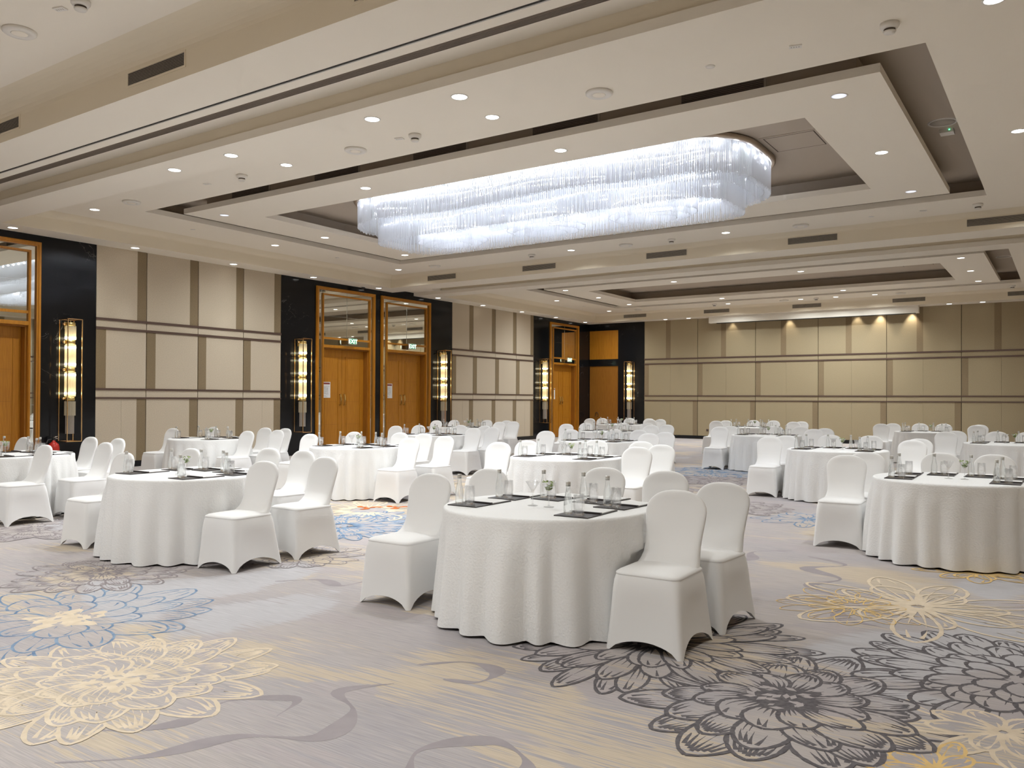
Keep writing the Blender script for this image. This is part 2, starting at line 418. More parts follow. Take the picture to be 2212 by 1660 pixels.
# faded brush strokes of the carpet
def smoke(pts, w, m=6):
    P = []
    n = len(pts)
    for i in range(n-1):
        p0 = pts[max(i-1, 0)]; p1 = pts[i]; p2 = pts[i+1]; p3 = pts[min(i+2, n-1)]
        for k in range(8):
            t = k/8
            P.append(tuple(.5*((2*p1[q])+(-p0[q]+p2[q])*t+(2*p0[q]-5*p1[q]+4*p2[q]-p3[q])*t*t+(-p0[q]+3*p1[q]-3*p2[q]+p3[q])*t**3) for q in (0, 1)))
    P.append(pts[-1])
    N = len(P)
    ribbon(P, [w*(0.03+1.1*sin(pi*(i+.5)/N)**.7*(.65+.5*sin(i*.43+w*90))) for i in range(N)], m, up())
for pts, ww in [([(-3.45, 1.75), (-3.2, 2.0), (-3.05, 2.35), (-2.75, 2.55), (-2.85, 2.85), (-3.1, 3.0), (-2.95, 3.25)], .10),
                ([(-2.6, 1.9), (-2.3, 2.1), (-2.15, 2.4), (-2.3, 2.7), (-2.1, 2.95), (-1.85, 2.85), (-1.8, 2.6), (-1.98, 2.3), (-2.2, 2.15)], .085),
                ([(-3.9, 2.1), (-3.6, 2.05), (-3.4, 2.3), (-3.45, 2.6), (-3.2, 2.8), (-3.1, 2.6)], .08),
                ([(-3.05, 3.55), (-2.85, 3.75), (-2.62, 3.72), (-2.6, 3.52), (-2.78, 3.45)], .085),
                ([(-1.65, 2.9), (-1.4, 3.05), (-1.15, 2.98), (-.95, 3.12)], .11),
                ([(-5.4, 4.5), (-5.15, 4.75), (-4.85, 4.7), (-4.8, 4.95)], .10),
                ([(-1.4, 6.6), (-1.75, 6.9), (-1.6, 7.3), (-1.95, 7.6), (-1.7, 7.95), (-2.1, 8.2)], .12),
                ([(-3.1, 6.6), (-2.7, 6.9), (-2.85, 7.4), (-2.5, 7.7), (-2.6, 8.1), (-2.3, 8.4)], .10),
                ([(-1.0, 5.9), (-1.3, 6.0), (-1.35, 6.3), (-1.15, 6.5)], .12)]:
    smoke(pts, ww)
flower(-2.15, 4.75, 0.98, 1, .019, 11, CHRYS, center=1, ctr=.1)                     # charcoal flower under the nearest chair
flower(-0.22, 5.22, 0.86, 1, .023, 5, DAHLIA, center=1, ctr=.07, rot=.2)            # charcoal dahlia, right
flower(-1.2, 4.2, 0.84, 1, .022, 3, PEONY, center=1, ctr=.2)                         # large charcoal peony
flower(-0.25, 4.35, 0.45, 3, .022, 21, LILY)
flower(-0.45, 3.75, 0.34, 4, .016, 24, LILY)
flower(-0.92, 6.65, 0.98, 3, .026, 8, LILY, fill=None)
flower(-1.3, 6.4, 0.55, 4, .0085, 9, [(13, .25, 1.0, .16, .7, 1), (9, .15, .6, .14, .7, 1)], fill=None)
flower(-0.66, 8.3, 0.5, 4, .02, 31, LILY, fill=None)
flower(-5.62, 2.92, 0.98, 2, .017, 14, [(15, .25, 1.0, .15, .7, 3), (13, .2, .78, .15, .7, 3), (10, .1, .5, .15, .68, 2)], center=3, ctr=.22)
flower(-5.62, 2.92, 0.25, 4, .02, 15, [(7, .2, 1.0, .3, .6, 2)], fill=None)
flower(-4.2, 2.45, 0.80, 3, .021, 17, [(19, .25, 1.0, .15, .62, 6), (15, .2, .75, .15, .62, 6), (11, .1, .5, .15, .62, 5)], center=3, ctr=.2, fill=0)
flower(-6.85, 3.88, 0.74, 7, .018, 19, PEONY, center=7, ctr=.2)
flower(-9.75, 4.7, 0.85, 7, .022, 23, PEONY, center=7, ctr=.16)
flower(-6.1, 5.35, 0.62, 7, .014, 27, DAHLIA)
flower(-7.1, 6.9, 0.95, 2, .026, 29, CHRYS, center=2, ctr=.12)
flower(-7.85, 8.1, 1.2, 3, .03, 33, [(14, .2, 1.0, .18, .7, 4)], fill=None)
flower(-7.4, 7.75, 0.5, 2, .03, 35, LILY)
flower(-8.3, 6.9, 0.7, 2, .024, 37, PEONY)
for ox, oy in ((-8.02, 8.28), (-7.72, 8.55)):
    z = up()
    for q in range(3):
        a = .7+q*2.1
        ribbon([(ox+.12*cos(a)+.06*cos(a+t*.5), oy+.12*sin(a)+.06*sin(a+t*.5)) for t in range(8)], .075, 5, z)
flower(-2.75, 10.75, 0.75, 2, .022, 41, LILY)
flower(-6.2, 16.6, 1.3, 2, .035, 43, CHRYS, center=2)
flower(-5.6, 15.1, 1.1, 7, .04, 45, PEONY, center=7)
flower(-5.9, 13.0, 0.9, 7, .03, 47, DAHLIA)
flower(-9.0, 11.5, 1.0, 3, .03, 49, PEONY)
flower(-4.0, 11.3, 0.9, 7, .03, 51, PEONY)
flower(-11.8, 7.2, 1.0, 2, .03, 53, PEONY)
floor = FB.build('floor', FM)
struct(floor, 'beige and grey patterned carpet with charcoal, blue and cream flower drawings', 'floor')

# ------------------------------------------------------------------ ceiling
CB = MB()           # 0 paint, 1 cream fascia, 2 grille, 3 dark slot, 4 track
def hring(b, o, i, z, m=0):
    """horizontal ring between two rectangles (x0,x1,y0,y1)"""
    ox0, ox1, oy0, oy1 = o; ix0, ix1, iy0, iy1 = i
    b.quad((ox0, oy0, z), (ox1, oy0, z), (ix1, iy0, z), (ix0, iy0, z), m)
    b.quad((ox1, oy0, z), (ox1, oy1, z), (ix1, iy1, z), (ix1, iy0, z), m)
    b.quad((ox1, oy1, z), (ox0, oy1, z), (ix0, iy1, z), (ix1, iy1, z), m)
    b.quad((ox0, oy1, z), (ox0, oy0, z), (ix0, iy0, z), (ix0, iy1, z), m)
def walls(b, r, za, r2, zb, m=0):
    """band between rectangle r at height za and r2 at zb"""
    A = [(r[0], r[2], za), (r[1], r[2], za), (r[1], r[3], za), (r[0], r[3], za)]
    B = [(r2[0], r2[2], zb), (r2[1], r2[2], zb), (r2[1], r2[3], zb), (r2[0], r2[3], zb)]
    for k in range(4): b.quad(A[k], A[(k+1) % 4], B[(k+1) % 4], B[k], m)
def cove(b, bot, top, z1, zv, m):
    walls(b, bot, Z0, bot, zv, m)                                  # upright fascia, then a curved cove up to the soffit
    lerp_r = lambda k: tuple(bot[i]+(top[i]-bot[i])*k for i in range(4))
    for i in range(8):
        a0, a1 = pi/2*i/8, pi/2*(i+1)/8
        walls(b, lerp_r(1-cos(a0)), zv+(z1-zv)*sin(a0), lerp_r(1-cos(a1)), zv+(z1-zv)*sin(a1), m)
def grow(r, d): return (r[0]-d, r[1]+d, r[2]-d, r[3]+d)
BX0, BX1 = -16.3, 0.62
BAYS = [dict(bot=(BX0, BX1, 7.22, 17.72), top=(-16.0, .35, 7.45, 17.51),
             O=(-14.6, -1.178, 9.0, 16.24), P=(-14.15, -1.69, 9.53, 15.76), H=(-13.05, -2.75, 10.56, 14.72)),
        dict(bot=(BX0, BX1, 20.13, 30.15), top=(-16.0, .35, 20.36, 29.92),
             O=(-14.55, -1.17, 22.19, 28.62), P=(-14.05, -1.69, 22.5, 28.2), H=(-13.01, -2.75, 23.56, 27.09))]
# lowest soffit strips
xa, xb = XW, XR+.1
CB.quad((xa, YN, Z0), (BX0, YN, Z0), (BX0, 4.95, Z0), (xa, 4.95, Z0))
CB.quad((BX1, YN, Z0), (xb, YN, Z0), (xb, 4.95, Z0), (BX1, 4.95, Z0))
for ya, yb in ((4.95, 5.585), (5.625, 5.77), (17.72, 18.52)):
    CB.quad((xa, ya, Z0), (xb, ya, Z0), (xb, yb, Z0), (xa, yb, Z0))
CB.box(xa, xb, 5.585, 5.592, Z0-.004, Z0+.05, 3); CB.box(xa, xb, 5.592, 5.608, Z0+.02, Z0+.05, 3); CB.box(xa, xb, 5.608, 5.625, Z0-.004, Z0+.05, 4)
for lip, endy, near in ((6.58, 7.22, 5.77), (19.49, 20.13, 18.52)):
    CB.quad((xa, lip, Z0), (xb, lip, Z0), (xb, endy, Z0), (xa, endy, Z0))
    CB.quad((xa, lip, Z0), (xb, lip, Z0), (xb, lip, 4.83), (xa, lip, 4.83), 0)           # lip face
    CB.quad((xa, lip, 4.83), (xb, lip, 4.83), (xb, lip+.06, 4.83), (xa, lip+.06, 4.83), 0)
    xs = -15.9
    CB.quad((xs, lip+.05, 4.83), (xb, lip+.05, 4.83), (xb, lip+.05, 5.0), (xs, lip+.05, 5.0), 1)
    CB.quad((xs, near, 5.0), (xb, near, 5.0), (xb, lip+.05, 5.0), (xs, lip+.05, 5.0), 0)   # trough roof
    CB.quad((xa, near, Z0), (xb, near, Z0), (xb, near, 5.0), (xa, near, 5.0), 0)
    CB.quad((xs, near, 4.83), (xs, lip+.05, 4.83), (xs, lip+.05, 5.0), (xs, near, 5.0), 0)
    CB.quad((xa, near, 4.83), (xs, near, 4.83), (xs, lip+.02, 4.83), (xa, lip+.02, 4.83), 0)
    ga = lip-.33
    CB.box(xs, xb, ga, ga+.115, 4.992, 5.0, 2)
    for k in range(6): CB.box(xs, xb, ga+.006+k*.019, ga+.013+k*.019, 4.982, 4.993, 2)
for b in BAYS:
    o = b['bot']
    CB.quad((xa, o[2], Z0), (o[0], o[2], Z0), (o[0], o[3], Z0), (xa, o[3], Z0))
    CB.quad((o[1], o[2], Z0), (xb, o[2], Z0), (xb, o[3], Z0), (o[1], o[3], Z0))
    cove(CB, o, b['top'], Z1, 4.965, 1)
    hring(CB, b['top'], b['O'], Z1)
    walls(CB, b['O'], Z1, b['O'], ZS)
    r = grow(b['O'], .4)
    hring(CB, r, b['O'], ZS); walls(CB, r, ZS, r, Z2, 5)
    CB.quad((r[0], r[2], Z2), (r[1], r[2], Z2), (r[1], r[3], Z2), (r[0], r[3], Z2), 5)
    # hanging rectangular frame with its raised core
    hring(CB, b['P'], b['H'], Z1)
    walls(CB, b['P'], Z1, b['P'], ZS); walls(CB, b['H'], Z1, b['H'], ZS)
    ci, co = grow(b['H'], .34), grow(b['P'], -.30)
    hring(CB, b['P'], co, ZS); hring(CB, ci, b['H'], ZS)
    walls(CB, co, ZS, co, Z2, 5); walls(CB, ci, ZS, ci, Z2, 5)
CB.quad((xa, 30.15, Z0), (xb, 30.15, Z0), (xb, YF+.1, Z0), (xa, YF+.1, Z0))
# bay over the camera: plain raised soffit
b0 = (BX0, BX1, YN+.7, 4.95); t0 = (-16.0, .35, YN+1.0, 4.656)
ZB = 5.2                                           # soffit height of that bay
cove(CB, b0, t0, ZB, 4.99, 1)
CB.quad((t0[0], t0[2], ZB), (t0[1], t0[2], ZB), (t0[1], t0[3], ZB), (t0[0], t0[3], ZB), 0)
CB.quad((BX0, YN, Z0), (BX1, YN, Z0), (BX1, YN+.7, Z0), (BX0, YN+.7, Z0))
ceiling = CB.build('ceiling', [M['paint'], M['paint_cream'], M['grille'], M['dark_slot'], M['alu'], M['taupe']])
struct(ceiling, 'warm white stepped ceiling with rectangular coffers and beams', 'ceiling')
RB = MB(); RB.box(XW-.1, XR+.2, YN-.1, YF+.2, 5.55, 5.7)
struct(RB.build('trim_1', M['paint']))                   # slab above the coffers

# ------------------------------------------------------------------ walls
H = 5.05
wl = empty('wall_left', (XL, 0, 0)); struct(wl, 'left wall of black marble, beige fabric panels and tall doors', 'wall')
def wbox(x0, x1, y0, y1, z0, z1, m, name, root=wl):
    b = MB(); b.box(x0-root.location.x, x1-root.location.x, y0-root.location.y, y1-root.location.y, z0, z1)
    return b.build(name, m, root)
wbox(XW-.15, XW, YN, YF+.1, 0, H+.4, M['gap'], 'backing')
MAR = [(YN, 5.96), (8.238, 9.377), (14.281, 15.467), (17.746, 18.002), (20.296, 21.431), (26.44, 27.605), (29.885, YF+.1)]
DOORS = [5.96, 15.467, 18.009, 27.605]
for a, b in MAR: wbox(XW, XL, a, b, 0, H, M['marble'], 'marble_panel')
for d in DOORS: wbox(XW, XL, d, d+2.28, 4.588, H, M['marble'], 'marble_panel')
BANDS = [(3.205, H, 'up'), (2.962, 3.152, None), (1.708, 2.962, None)]
def fabric_section(root, axis, cols, plane, back, far=False):
    """panelled section; axis 'y' = left wall, 'x' = far wall"""
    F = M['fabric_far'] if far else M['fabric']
    g = .009
    def bx(a, b, z0, z1, m, name, out=0.0):
        bb = MB()
        if axis == 'y': bb.box(back, plane+out, a, b, z0, z1)
        else: bb.box(a, b, back, plane-out, z0, z1)
        me = bb.mesh(name, m)
        for v in me.vertices: v.co = v.co-Vector(root.location)
        return place(me, name, root)
    for (a, b) in cols:
        w_ = b-a; s = .2 if axis == 'x' else .222
        a2, b2 = a+g, b-g
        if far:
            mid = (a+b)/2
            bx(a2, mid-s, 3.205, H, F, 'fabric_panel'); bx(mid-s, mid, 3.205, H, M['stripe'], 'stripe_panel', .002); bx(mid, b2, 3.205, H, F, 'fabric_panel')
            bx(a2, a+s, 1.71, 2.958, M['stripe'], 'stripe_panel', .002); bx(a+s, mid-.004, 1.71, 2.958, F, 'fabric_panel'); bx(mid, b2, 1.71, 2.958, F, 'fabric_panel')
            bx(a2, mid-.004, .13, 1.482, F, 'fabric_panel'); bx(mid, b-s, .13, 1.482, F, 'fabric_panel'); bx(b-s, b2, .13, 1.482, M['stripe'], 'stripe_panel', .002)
        else:
            bx(a2, b-s, 3.205, H, F, 'fabric_panel'); bx(b-s, b2, 3.205, H, M['stripe'], 'stripe_panel', .002)
            bx(a2, a+s, 1.71, 2.958, M['stripe'], 'stripe_panel', .002); bx(a+s, b2, 1.71, 2.958, F, 'fabric_panel')
            if w_ < 1.2:
                mid = a+w_*.5
                bx(a2, mid-.004, .13, 1.482, F, 'fabric_panel'); bx(mid, b-s, .13, 1.482, F, 'fabric_panel')
            else: bx(a2, b-s, .13, 1.482, F, 'fabric_panel')
            bx(b-s, b2, .13, 1.482, M['stripe'], 'stripe_panel', .002)
        bx(a2, b2, 3.01, 3.152, F, 'fabric_panel'); bx(a2, b2, 1.52, 1.668, F, 'fabric_panel')
    A, B = cols[0][0], cols[-1][1]
    for z0, z1 in ((3.152, 3.205), (2.958, 3.01), (1.668, 1.71), (1.482, 1.52)):
        bx(A, B, z0, z1, M['rail'], 'rail', .018)
fabric_section(wl, 'y', [(9.377, 10.524), (10.524, 11.829), (11.829, 13.11), (13.11, 14.281)], XL, XL-.06)
fabric_section(wl, 'y', [(21.431, 22.595), (22.595, 23.919), (23.919, 25.256), (25.256, 26.44)], XL, XL-.06)
wf = empty('wall_far', (-8, YF, 0)); struct(wf, 'far wall of beige fabric panels with a black marble corner', 'wall')
wbox(XW-.1, XR+.1, YF+.06, YF+.2, 0, H+.4, M['gap'], 'backing', wf)
for x0, x1, z0, z1 in ((XL, -17.0, 0, H), (XL, -14.403, 4.436, H), (XL, -15.6, 2.94, 3.228), (-15.6, -14.403, 0, 4.436), (XL, -16.95, 0, 4.436)):
    wbox(x0, x1, YF, YF+.06, z0, z1, M['marble'], 'marble_panel', wf)
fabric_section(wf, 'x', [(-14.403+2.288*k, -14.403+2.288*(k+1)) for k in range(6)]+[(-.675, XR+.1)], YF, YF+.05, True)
# right and near walls (outside the frame, seen in the mirrors)
wr = MB(); wr.box(XR, XR+.15, YN, YF+.1, 0, H+.4, 0)
for z0, z1 in ((3.152, 3.205), (2.958, 3.01), (1.668, 1.71), (1.482, 1.52)): wr.box(XR-.02, XR, YN, YF, z0, z1, 1)
k = YN
while k < YF-1: wr.box(XR-.012, XR, k, k+.2, .13, Z0, 2); k += 1.28
struct(wr.build('wall_right', [M['fabric'], M['rail'], M['stripe']]), 'right wall of beige fabric panels', 'wall')
wn = MB(); wn.box(XW-.1, XR+.1, YN-.15, YN, 0, H+.4, 0)
for z0, z1 in ((3.152, 3.205), (2.958, 3.01), (1.668, 1.71), (1.482, 1.52)): wn.box(XW, XR, YN, YN+.02, z0, z1, 1)
struct(wn.build('wall_near', [M['fabric'], M['rail']]), 'near wall of beige fabric panels', 'wall')
bb = MB()
for a, b in ((9.377, 14.281), (21.431, 26.44)): bb.box(XL-.06, XL+.012, a, b, 0, .13)
struct(bb.build('baseboard_left', M['marble']), 'black stone skirting along the left wall', 'baseboard')
bb = MB(); bb.box(-14.403, XR, YF-.012, YF+.06, 0, .13)
struct(bb.build('baseboard_far', M['marble']), 'black stone skirting along the far wall', 'baseboard')
# wood panels in the far corner
wp = MB(); wp.box(-16.95, -15.6, YF+.005, YF+.06, 3.228, 4.436)
struct(wp.build('trim_2', M['wood']), 'square honey wood panel above the corner cupboard door', 'panel')
d5 = empty('door_5', (-16.3, YF, 0)); struct(d5, 'plain brown wood door set in black marble in the far corner', 'door')
wp = MB(); wp.box(-.65, .70, .03, .06, 0, 2.94); wp.build('door_leaf', M['wood_dark'], d5)
wp = MB(); wp.tube([(-.30+.075*cos(t*pi/8), -.0, .88+.11*sin(t*pi/8)) for t in range(-2, 11)], .011, 8); wp.tube([(-.30, .03, .80), (-.30, -.005, .81)], .012, 6); wp.build('pull_handle', M['black'], d5)

# tall doors with mirrored transoms
def make_door(n, y0):
    names = {1: 'honey wood double door at the left edge of the view', 2: 'left of the paired honey wood double doors', 3: 'right of the paired honey wood double doors', 4: 'honey wood double door beside the far corner'}
    d = empty('door_%d' % n, (XL, y0, 0)); struct(d, names[n]+' with mirrored transom', 'door')
    W = 2.28; b = MB()
    def fr(bb, ya, yb, za, zb, t, x0, x1, m=0, bottom=False):
        bb.box(x0, x1, ya, ya+t, za, zb, m); bb.box(x0, x1, yb-t, yb, za, zb, m); bb.box(x0, x1, ya+t, yb-t, zb-t, zb, m)
        if bottom: bb.box(x0, x1, ya+t, yb-t, za, za+t, m)
    fr(b, 0, W, 0, 4.588, .085, -.2, .045); fr(b, .02, W-.02, 0, 4.568, .03, .045, .06)
    b.build('outer_frame', M['wood'], d)
    b = MB()
    fr(b, .222, W-.19, 0, 4.41, .045, -.2, .04); fr(b, .235, W-.203, 0, 4.397, .02, .04, .052)
    b.box(-.2, .04, .267, W-.235, 2.925, 3.0); b.box(-.2, .03, .267, W-.235, 3.155, 3.21)
    b.build('inner_frame', M['wood'], d)
    b = MB()
    b.box(-.02, 0, .085, .222, 0, 4.5); b.box(-.02, 0, W-.19, W-.085, 0, 4.5); b.box(-.02, 0, .222, W-.19, 4.41, 4.503)
    b.build('mirror_surround', M['mirror'], d)
    b = MB(); mid = W/2+.02
    for a, c in ((.267, mid-.004), (mid+.004, W-.235)):
        b.box(-.02, 0, a, c, 3.21, 3.80); b.box(-.02, 0, a, c, 3.808, 4.365); b.box(-.02, 0, a, c, 3.0, 3.155)
    b.build('mirror_transom', M['mirror'], d)
    b = MB()
    b.box(-.02, .004, mid-.006, mid+.006, 3.0, 4.365); b.box(-.02, .004, .267, W-.235, 3.80, 3.808)
    b.box(-.02, .003, .205, .215, 0, 4.5); b.box(-.02, .003, .085, .222, 4.405, 4.411); b.box(-.02, .003, mid-.004, mid+.004, 4.41, 4.503)
    for z in (1.35, 2.2): b.box(-.02, .004, .09, .222, z, z+.012); b.box(-.02, .004, W-.19, W-.09, z, z+.012)
    b.build('mirror_joint', M['bevel'], d)
    b = MB(); b.box(-.2, -.02, .267, .30, 0, 2.925); b.box(-.2, -.02, W-.27, W-.235, 0, 2.925); b.box(-.2, -.02, .30, W-.27, 2.895, 2.925)
    b.build('jamb', M['wood_dark'], d)
    for k, (a, c) in enumerate(((.302, W/2+.008), (W/2+.016, W-.272))):
        b = MB(); b.box(-.23, -.18, a, c, .01, 2.893)
        ai, ci = a+.13, c-.13
        fr(b, ai, ci, .14, 2.70, .02, -.18, -.168, 0, True)
        b.box(-.18, -.172, ai+.06, ci-.06, .20, 2.64)
        lf = b.build('door_leaf', M['wood'], d)
        g = MB()
        for z in (.78, 1.42, 2.05): g.box(-.175, -.1708, ai+.05, ci-.05, z, z+.006)
        g.build('panel_groove', M['wood_dark'], lf)
        h = MB(); hy = c-.075 if k == 0 else a+.075
        h.tube([(-.18, hy, 1.33), (-.14, hy, 1.33), (-.125, hy, 1.38), (-.12, hy, 1.48), (-.125, hy, 1.58), (-.14, hy, 1.63), (-.18, hy, 1.63)], [.012, .012, .014, .021, .014, .012, .012], 8)
        h.build('door_handle', M['brass'], lf)
    return d
for i, y in enumerate(DOORS): make_door(i+1, y)
# notices on the left leaves
for i, y in enumerate(DOORS[1:]):
    where = ['on the left of the paired doors', 'on the right of the paired doors', 'on the far corner double door'][i]
    b = MB(); b.box(-.002, .002, 0, .29, 0, .44)
    o = b.build('evacuation_notice', M['paper'], None, (XL-.168, y+.415, 1.535)); tag(o, 'white framed evacuation notice with maroon header '+where, 'notice', 'evacuation notices on the doors')
    b = MB(); b.box(.002, .004, .02, .27, .375, .42); b.build('header', M['maroon'], o)
    b = MB(); rr = random.Random(i)
    for q in range(9):
        zz = .10+q*.027; ya = .03+rr.random()*.06; b.box(.002, .0035, ya, ya+.05+rr.random()*.13, zz, zz+.006)
    b.box(.002, .0035, .06, .066, .09, .33); b.box(.002, .0035, .19, .196, .12, .3); b.box(.002, .0035, .03, .16, .03, .036); b.box(.002, .0035, .03, .12, .05, .056)
    b.build('plan_drawing', M['grey_print'], o)

# exit signs in front of the transoms
cu = bpy.data.curves.new('exit_text', 'FONT'); cu.body = 'EXIT'; cu.size = .165; cu.align_x = 'CENTER'; cu.extrude = .002
ct = bpy.data.objects.new('tmp_text', cu); COL.objects.link(ct)
bpy.context.view_layer.update()
exit_me = bpy.data.meshes.new_from_object(ct.evaluated_get(bpy.context.evaluated_depsgraph_get()))
bpy.data.objects.remove(ct)
exit_me.materials.clear(); exit_me.materials.append(M['exit_white'])
for i, y in enumerate(DOORS[1:]):
    where = ['over the left of the paired doors', 'over the right of the paired doors', 'over the far corner door'][i]
    yc = [y+1.24, y+1.25, y+1.30][i]
    o = empty('exit_sign', (XL+.15, yc, 3.135)); tag(o, 'small green lit EXIT sign hanging '+where, 'exit sign', 'exit signs over the doors')
    b = MB(); b.box(-.02, .02, -.155, .155, -.085, .085); b.build('housing', M['white_plastic'], o)
    b = MB(); b.box(.02, .023, -.145, .145, -.075, .075); b.build('panel', M['exit_green'], o)
    t = place(exit_me, 'lettering', o, (.0255, 0, -.058)); t.rotation_euler = (pi/2, 0, pi/2)
    b = MB(); b.tube([(-.15, .1, .05), (-.02, .1, .05)], .008, 6); b.tube([(-.15, -.1, .05), (-.02, -.1, .05)], .008, 6); b.build('bracket', M['chrome'], o)

# ------------------------------------------------------------------ wall sconces
def make_sconce():
    o = empty('wall_sconce')
    # local: +x out of the wall, y along the wall
    W2, D = .145, .34; z0, z1 = .62, 3.09; t = .016
    b = MB()
    for x in (0.008, D):
        for y in (-W2, W2): b.box(x-t/2, x+t/2, y-t/2, y+t/2, z0, z1)
        for z in (z0, z1): b.box(x-t/2, x+t/2, -W2+t/2, W2-t/2, z-t/2, z+t/2)
    for y in (-W2, W2):
        for z in (z0, z1): b.box(.016, D-t/2, y-t/2, y+t/2, z-t/2, z+t/2)
    b.build('frame', M['gold'], o)
    cx = .16
    def fluted(r, za, zb, m, name):
        bb = MB(); seg = 44
        R = []
        for z in (za, zb): R.append([(cx+(r+(.006 if j % 2 else 0))*cos(2*pi*j/seg), (r+(.006 if j % 2 else 0))*sin(2*pi*j/seg), z) for j in range(seg)])
        bb.rings(R, 0, False, False, False)
        bb.build(name, m, o)
    for za, zb in ((2.68, 2.96), (2.12, 2.58), (1.53, 2.02), (1.14, 1.43)): fluted(.098, za, zb, M['amber_crystal'], 'crystal_shade')
    fluted(.075, .77, 1.14, M['clear_crystal'], 'crystal_tail')
    for za, zb in ((2.965, 3.03), (2.59, 2.67), (2.03, 2.11), (1.44, 1.52)):
        b = MB(); b.lathe([(.02, za-.0), (.092, za), (.092, zb), (.02, zb)], 24, (cx, 0, 0))
        b.tube([(cx, 0, (za+zb)/2), (0, 0, (za+zb)/2)], .012, 8)
        co_ = b.build('collar', M['brass'], o)
        b = MB(); b.lathe([(.001, -.03), (.028, -.018), (.034, 0), (.028, .018), (.001, .03)], 10, (cx-.03, -.115, (za+zb)/2)); b.build('knob', M['gold'], co_)
    for z in (2.715, 2.52, 2.18, 1.965, 1.59):
        b = MB(); b.lathe([(.055, z-.022), (.104, z-.02), (.104, z+.02), (.055, z+.022)], 24, (cx, 0, 0)); b.build('light_ring', M['led_warm'], o)
    b = MB(); b.tube([(cx, 0, .77), (cx, 0, 3.08)], .008, 6); b.box(.0, .02, -.05, .05, 2.9, 3.05); b.build('stem', M['brass'], o)
    return o
SCON = [((XL, 8.765, 0), 0, 'gold framed crystal wall sconce beside the leftmost door'),
        ((XL, 14.88, 0), 0, 'gold framed crystal wall sconce left of the paired doors'),
        ((XL, 20.81, 0), 0, 'gold framed crystal wall sconce right of the paired doors'),
        ((XL, 27.03, 0), 0, 'gold framed crystal wall sconce left of the far corner door'),
        ((-15.0, YF, 0), -pi/2, 'gold framed crystal wall sconce on the far wall right of wood panel')]
sc0 = make_sconce()
for i, (loc, rz, lab) in enumerate(SCON):
    if i == 0: o = sc0; o.location = loc; o.rotation_euler = (0, 0, rz)
    else: o = copy_tree(sc0, loc, rz)
    tag(o, lab, 'wall light', 'crystal wall sconces')

# ------------------------------------------------------------------ ceiling downlights
def make_downlight(dim=False):
    o = empty('ceiling_downlight')
    b = MB()
    seg = 24
    R = [[(r*cos(2*pi*j/seg), r*sin(2*pi*j/seg), z) for j in range(seg)] for r, z in ((.098, 0), (.096, -.006), (.084, -.006), (.080, .0))]
    b.rings(R, 0, False, False); b.build('trim_ring', M['white_plastic'], o)
    b = MB(); b.lathe([(.082, -.001), (.082, -.003), (.05, -.006), (.001, -.0065)], 24); b.build('lens', M['down_dim'] if dim else M['downlight'], o)
    return o
dl_on = make_downlight(); dl_dim = make_downlight(True)
dl_on['_u'] = 0; used = {False: False, True: False}
SPOT = bpy.data.lights.new('downlight_beam', 'SPOT'); SPOT.energy = P_DOWN; SPOT.color = COL_DOWN; SPOT.spot_size = radians(158); SPOT.spot_blend = 1.0; SPOT.shadow_soft_size = .07
STRIP = bpy.data.lights.new('strip_beam', 'SPOT'); STRIP.energy = 40; STRIP.color = COL_DOWN; STRIP.spot_size = radians(38); STRIP.spot_blend = 1; STRIP.shadow_soft_size = .05
def downlight(x, y, z, label, dim=False, strip=False):
    src = dl_dim if dim else dl_on
    if not used[dim]: o = src; o.location = (x, y, z); used[dim] = True
    else: o = copy_tree(src, (x, y, z))
    if label: tag(o, label, 'ceiling light', 'recessed ceiling downlights')
    if not dim:
        l = bpy.data.objects.new('downlight_beam', STRIP if strip else SPOT); COL.objects.link(l); l.location = (0, 0, -.02); l.parent = o
    return o
for k, x in enumerate((-10.47, -9.21, -6.65, -5.38)): downlight(x, 6.9, Z0, 'round downlight, %s from the left in the near beam strip' % ORD[k])
for k, y in enumerate((7.56, 10.03, 12.54, 15.06, 17.55, 20.26, 22.68, 25.1, 27.5, 29.85)): downlight(-16.62, y, Z0, 'round downlight along the left wall, %s counting from the camera side' % ORD[k], strip=True)
for k, x in enumerate((-9.86, -6.01)): downlight(x, 8.38, Z1, 'round downlight, %s in the soffit row nearer than the chandelier' % ('left one' if k == 0 else 'right one'))
for k, y in enumerate((8.38, 12.64, 16.87)): downlight(-15.24, y, Z1, 'round downlight, %s of the column left of the chandelier coffer' % ('nearest', 'middle', 'farthest')[k])
for k, x in enumerate((-9.79, -6.02)): downlight(x, 16.89, Z1, 'round downlight, %s in the soffit row beyond the chandelier' % ('left one' if k == 0 else 'right one'))
for k, y in enumerate((8.37, 12.61)): downlight(-.55, y, Z1, 'round downlight at the right picture edge, %s' % ('cut by the top edge' if k == 0 else 'beside the coffer'))
downlight(-.55, 16.88, Z1, 'round downlight at the right beyond the chandelier, outside the picture')
PL = [(-13.57, 10.02, 1, 'dim bluish downlight at the near left corner of the chandelier frame'), (-9.82, 10.04, 0, 'round downlight at the left of the chandelier frame near side'), (-6.0, 10.04, 0, 'round downlight at the middle of the chandelier frame near side'),
      (-2.22, 10.02, 1, 'dim bluish downlight at the near right corner of the chandelier frame'), (-2.22, 12.64, 0, 'round downlight on the right side of the chandelier frame'), (-2.22, 15.26, 1, 'unlit downlight at the far right corner of the chandelier frame'),
      (-13.58, 12.63, 0, 'round downlight on the left side of the chandelier frame'), (-13.56, 15.24, 0, 'round downlight at the far left corner of the chandelier frame')]
for x, y, d, lab in PL: downlight(x, y, Z1, lab, bool(d))
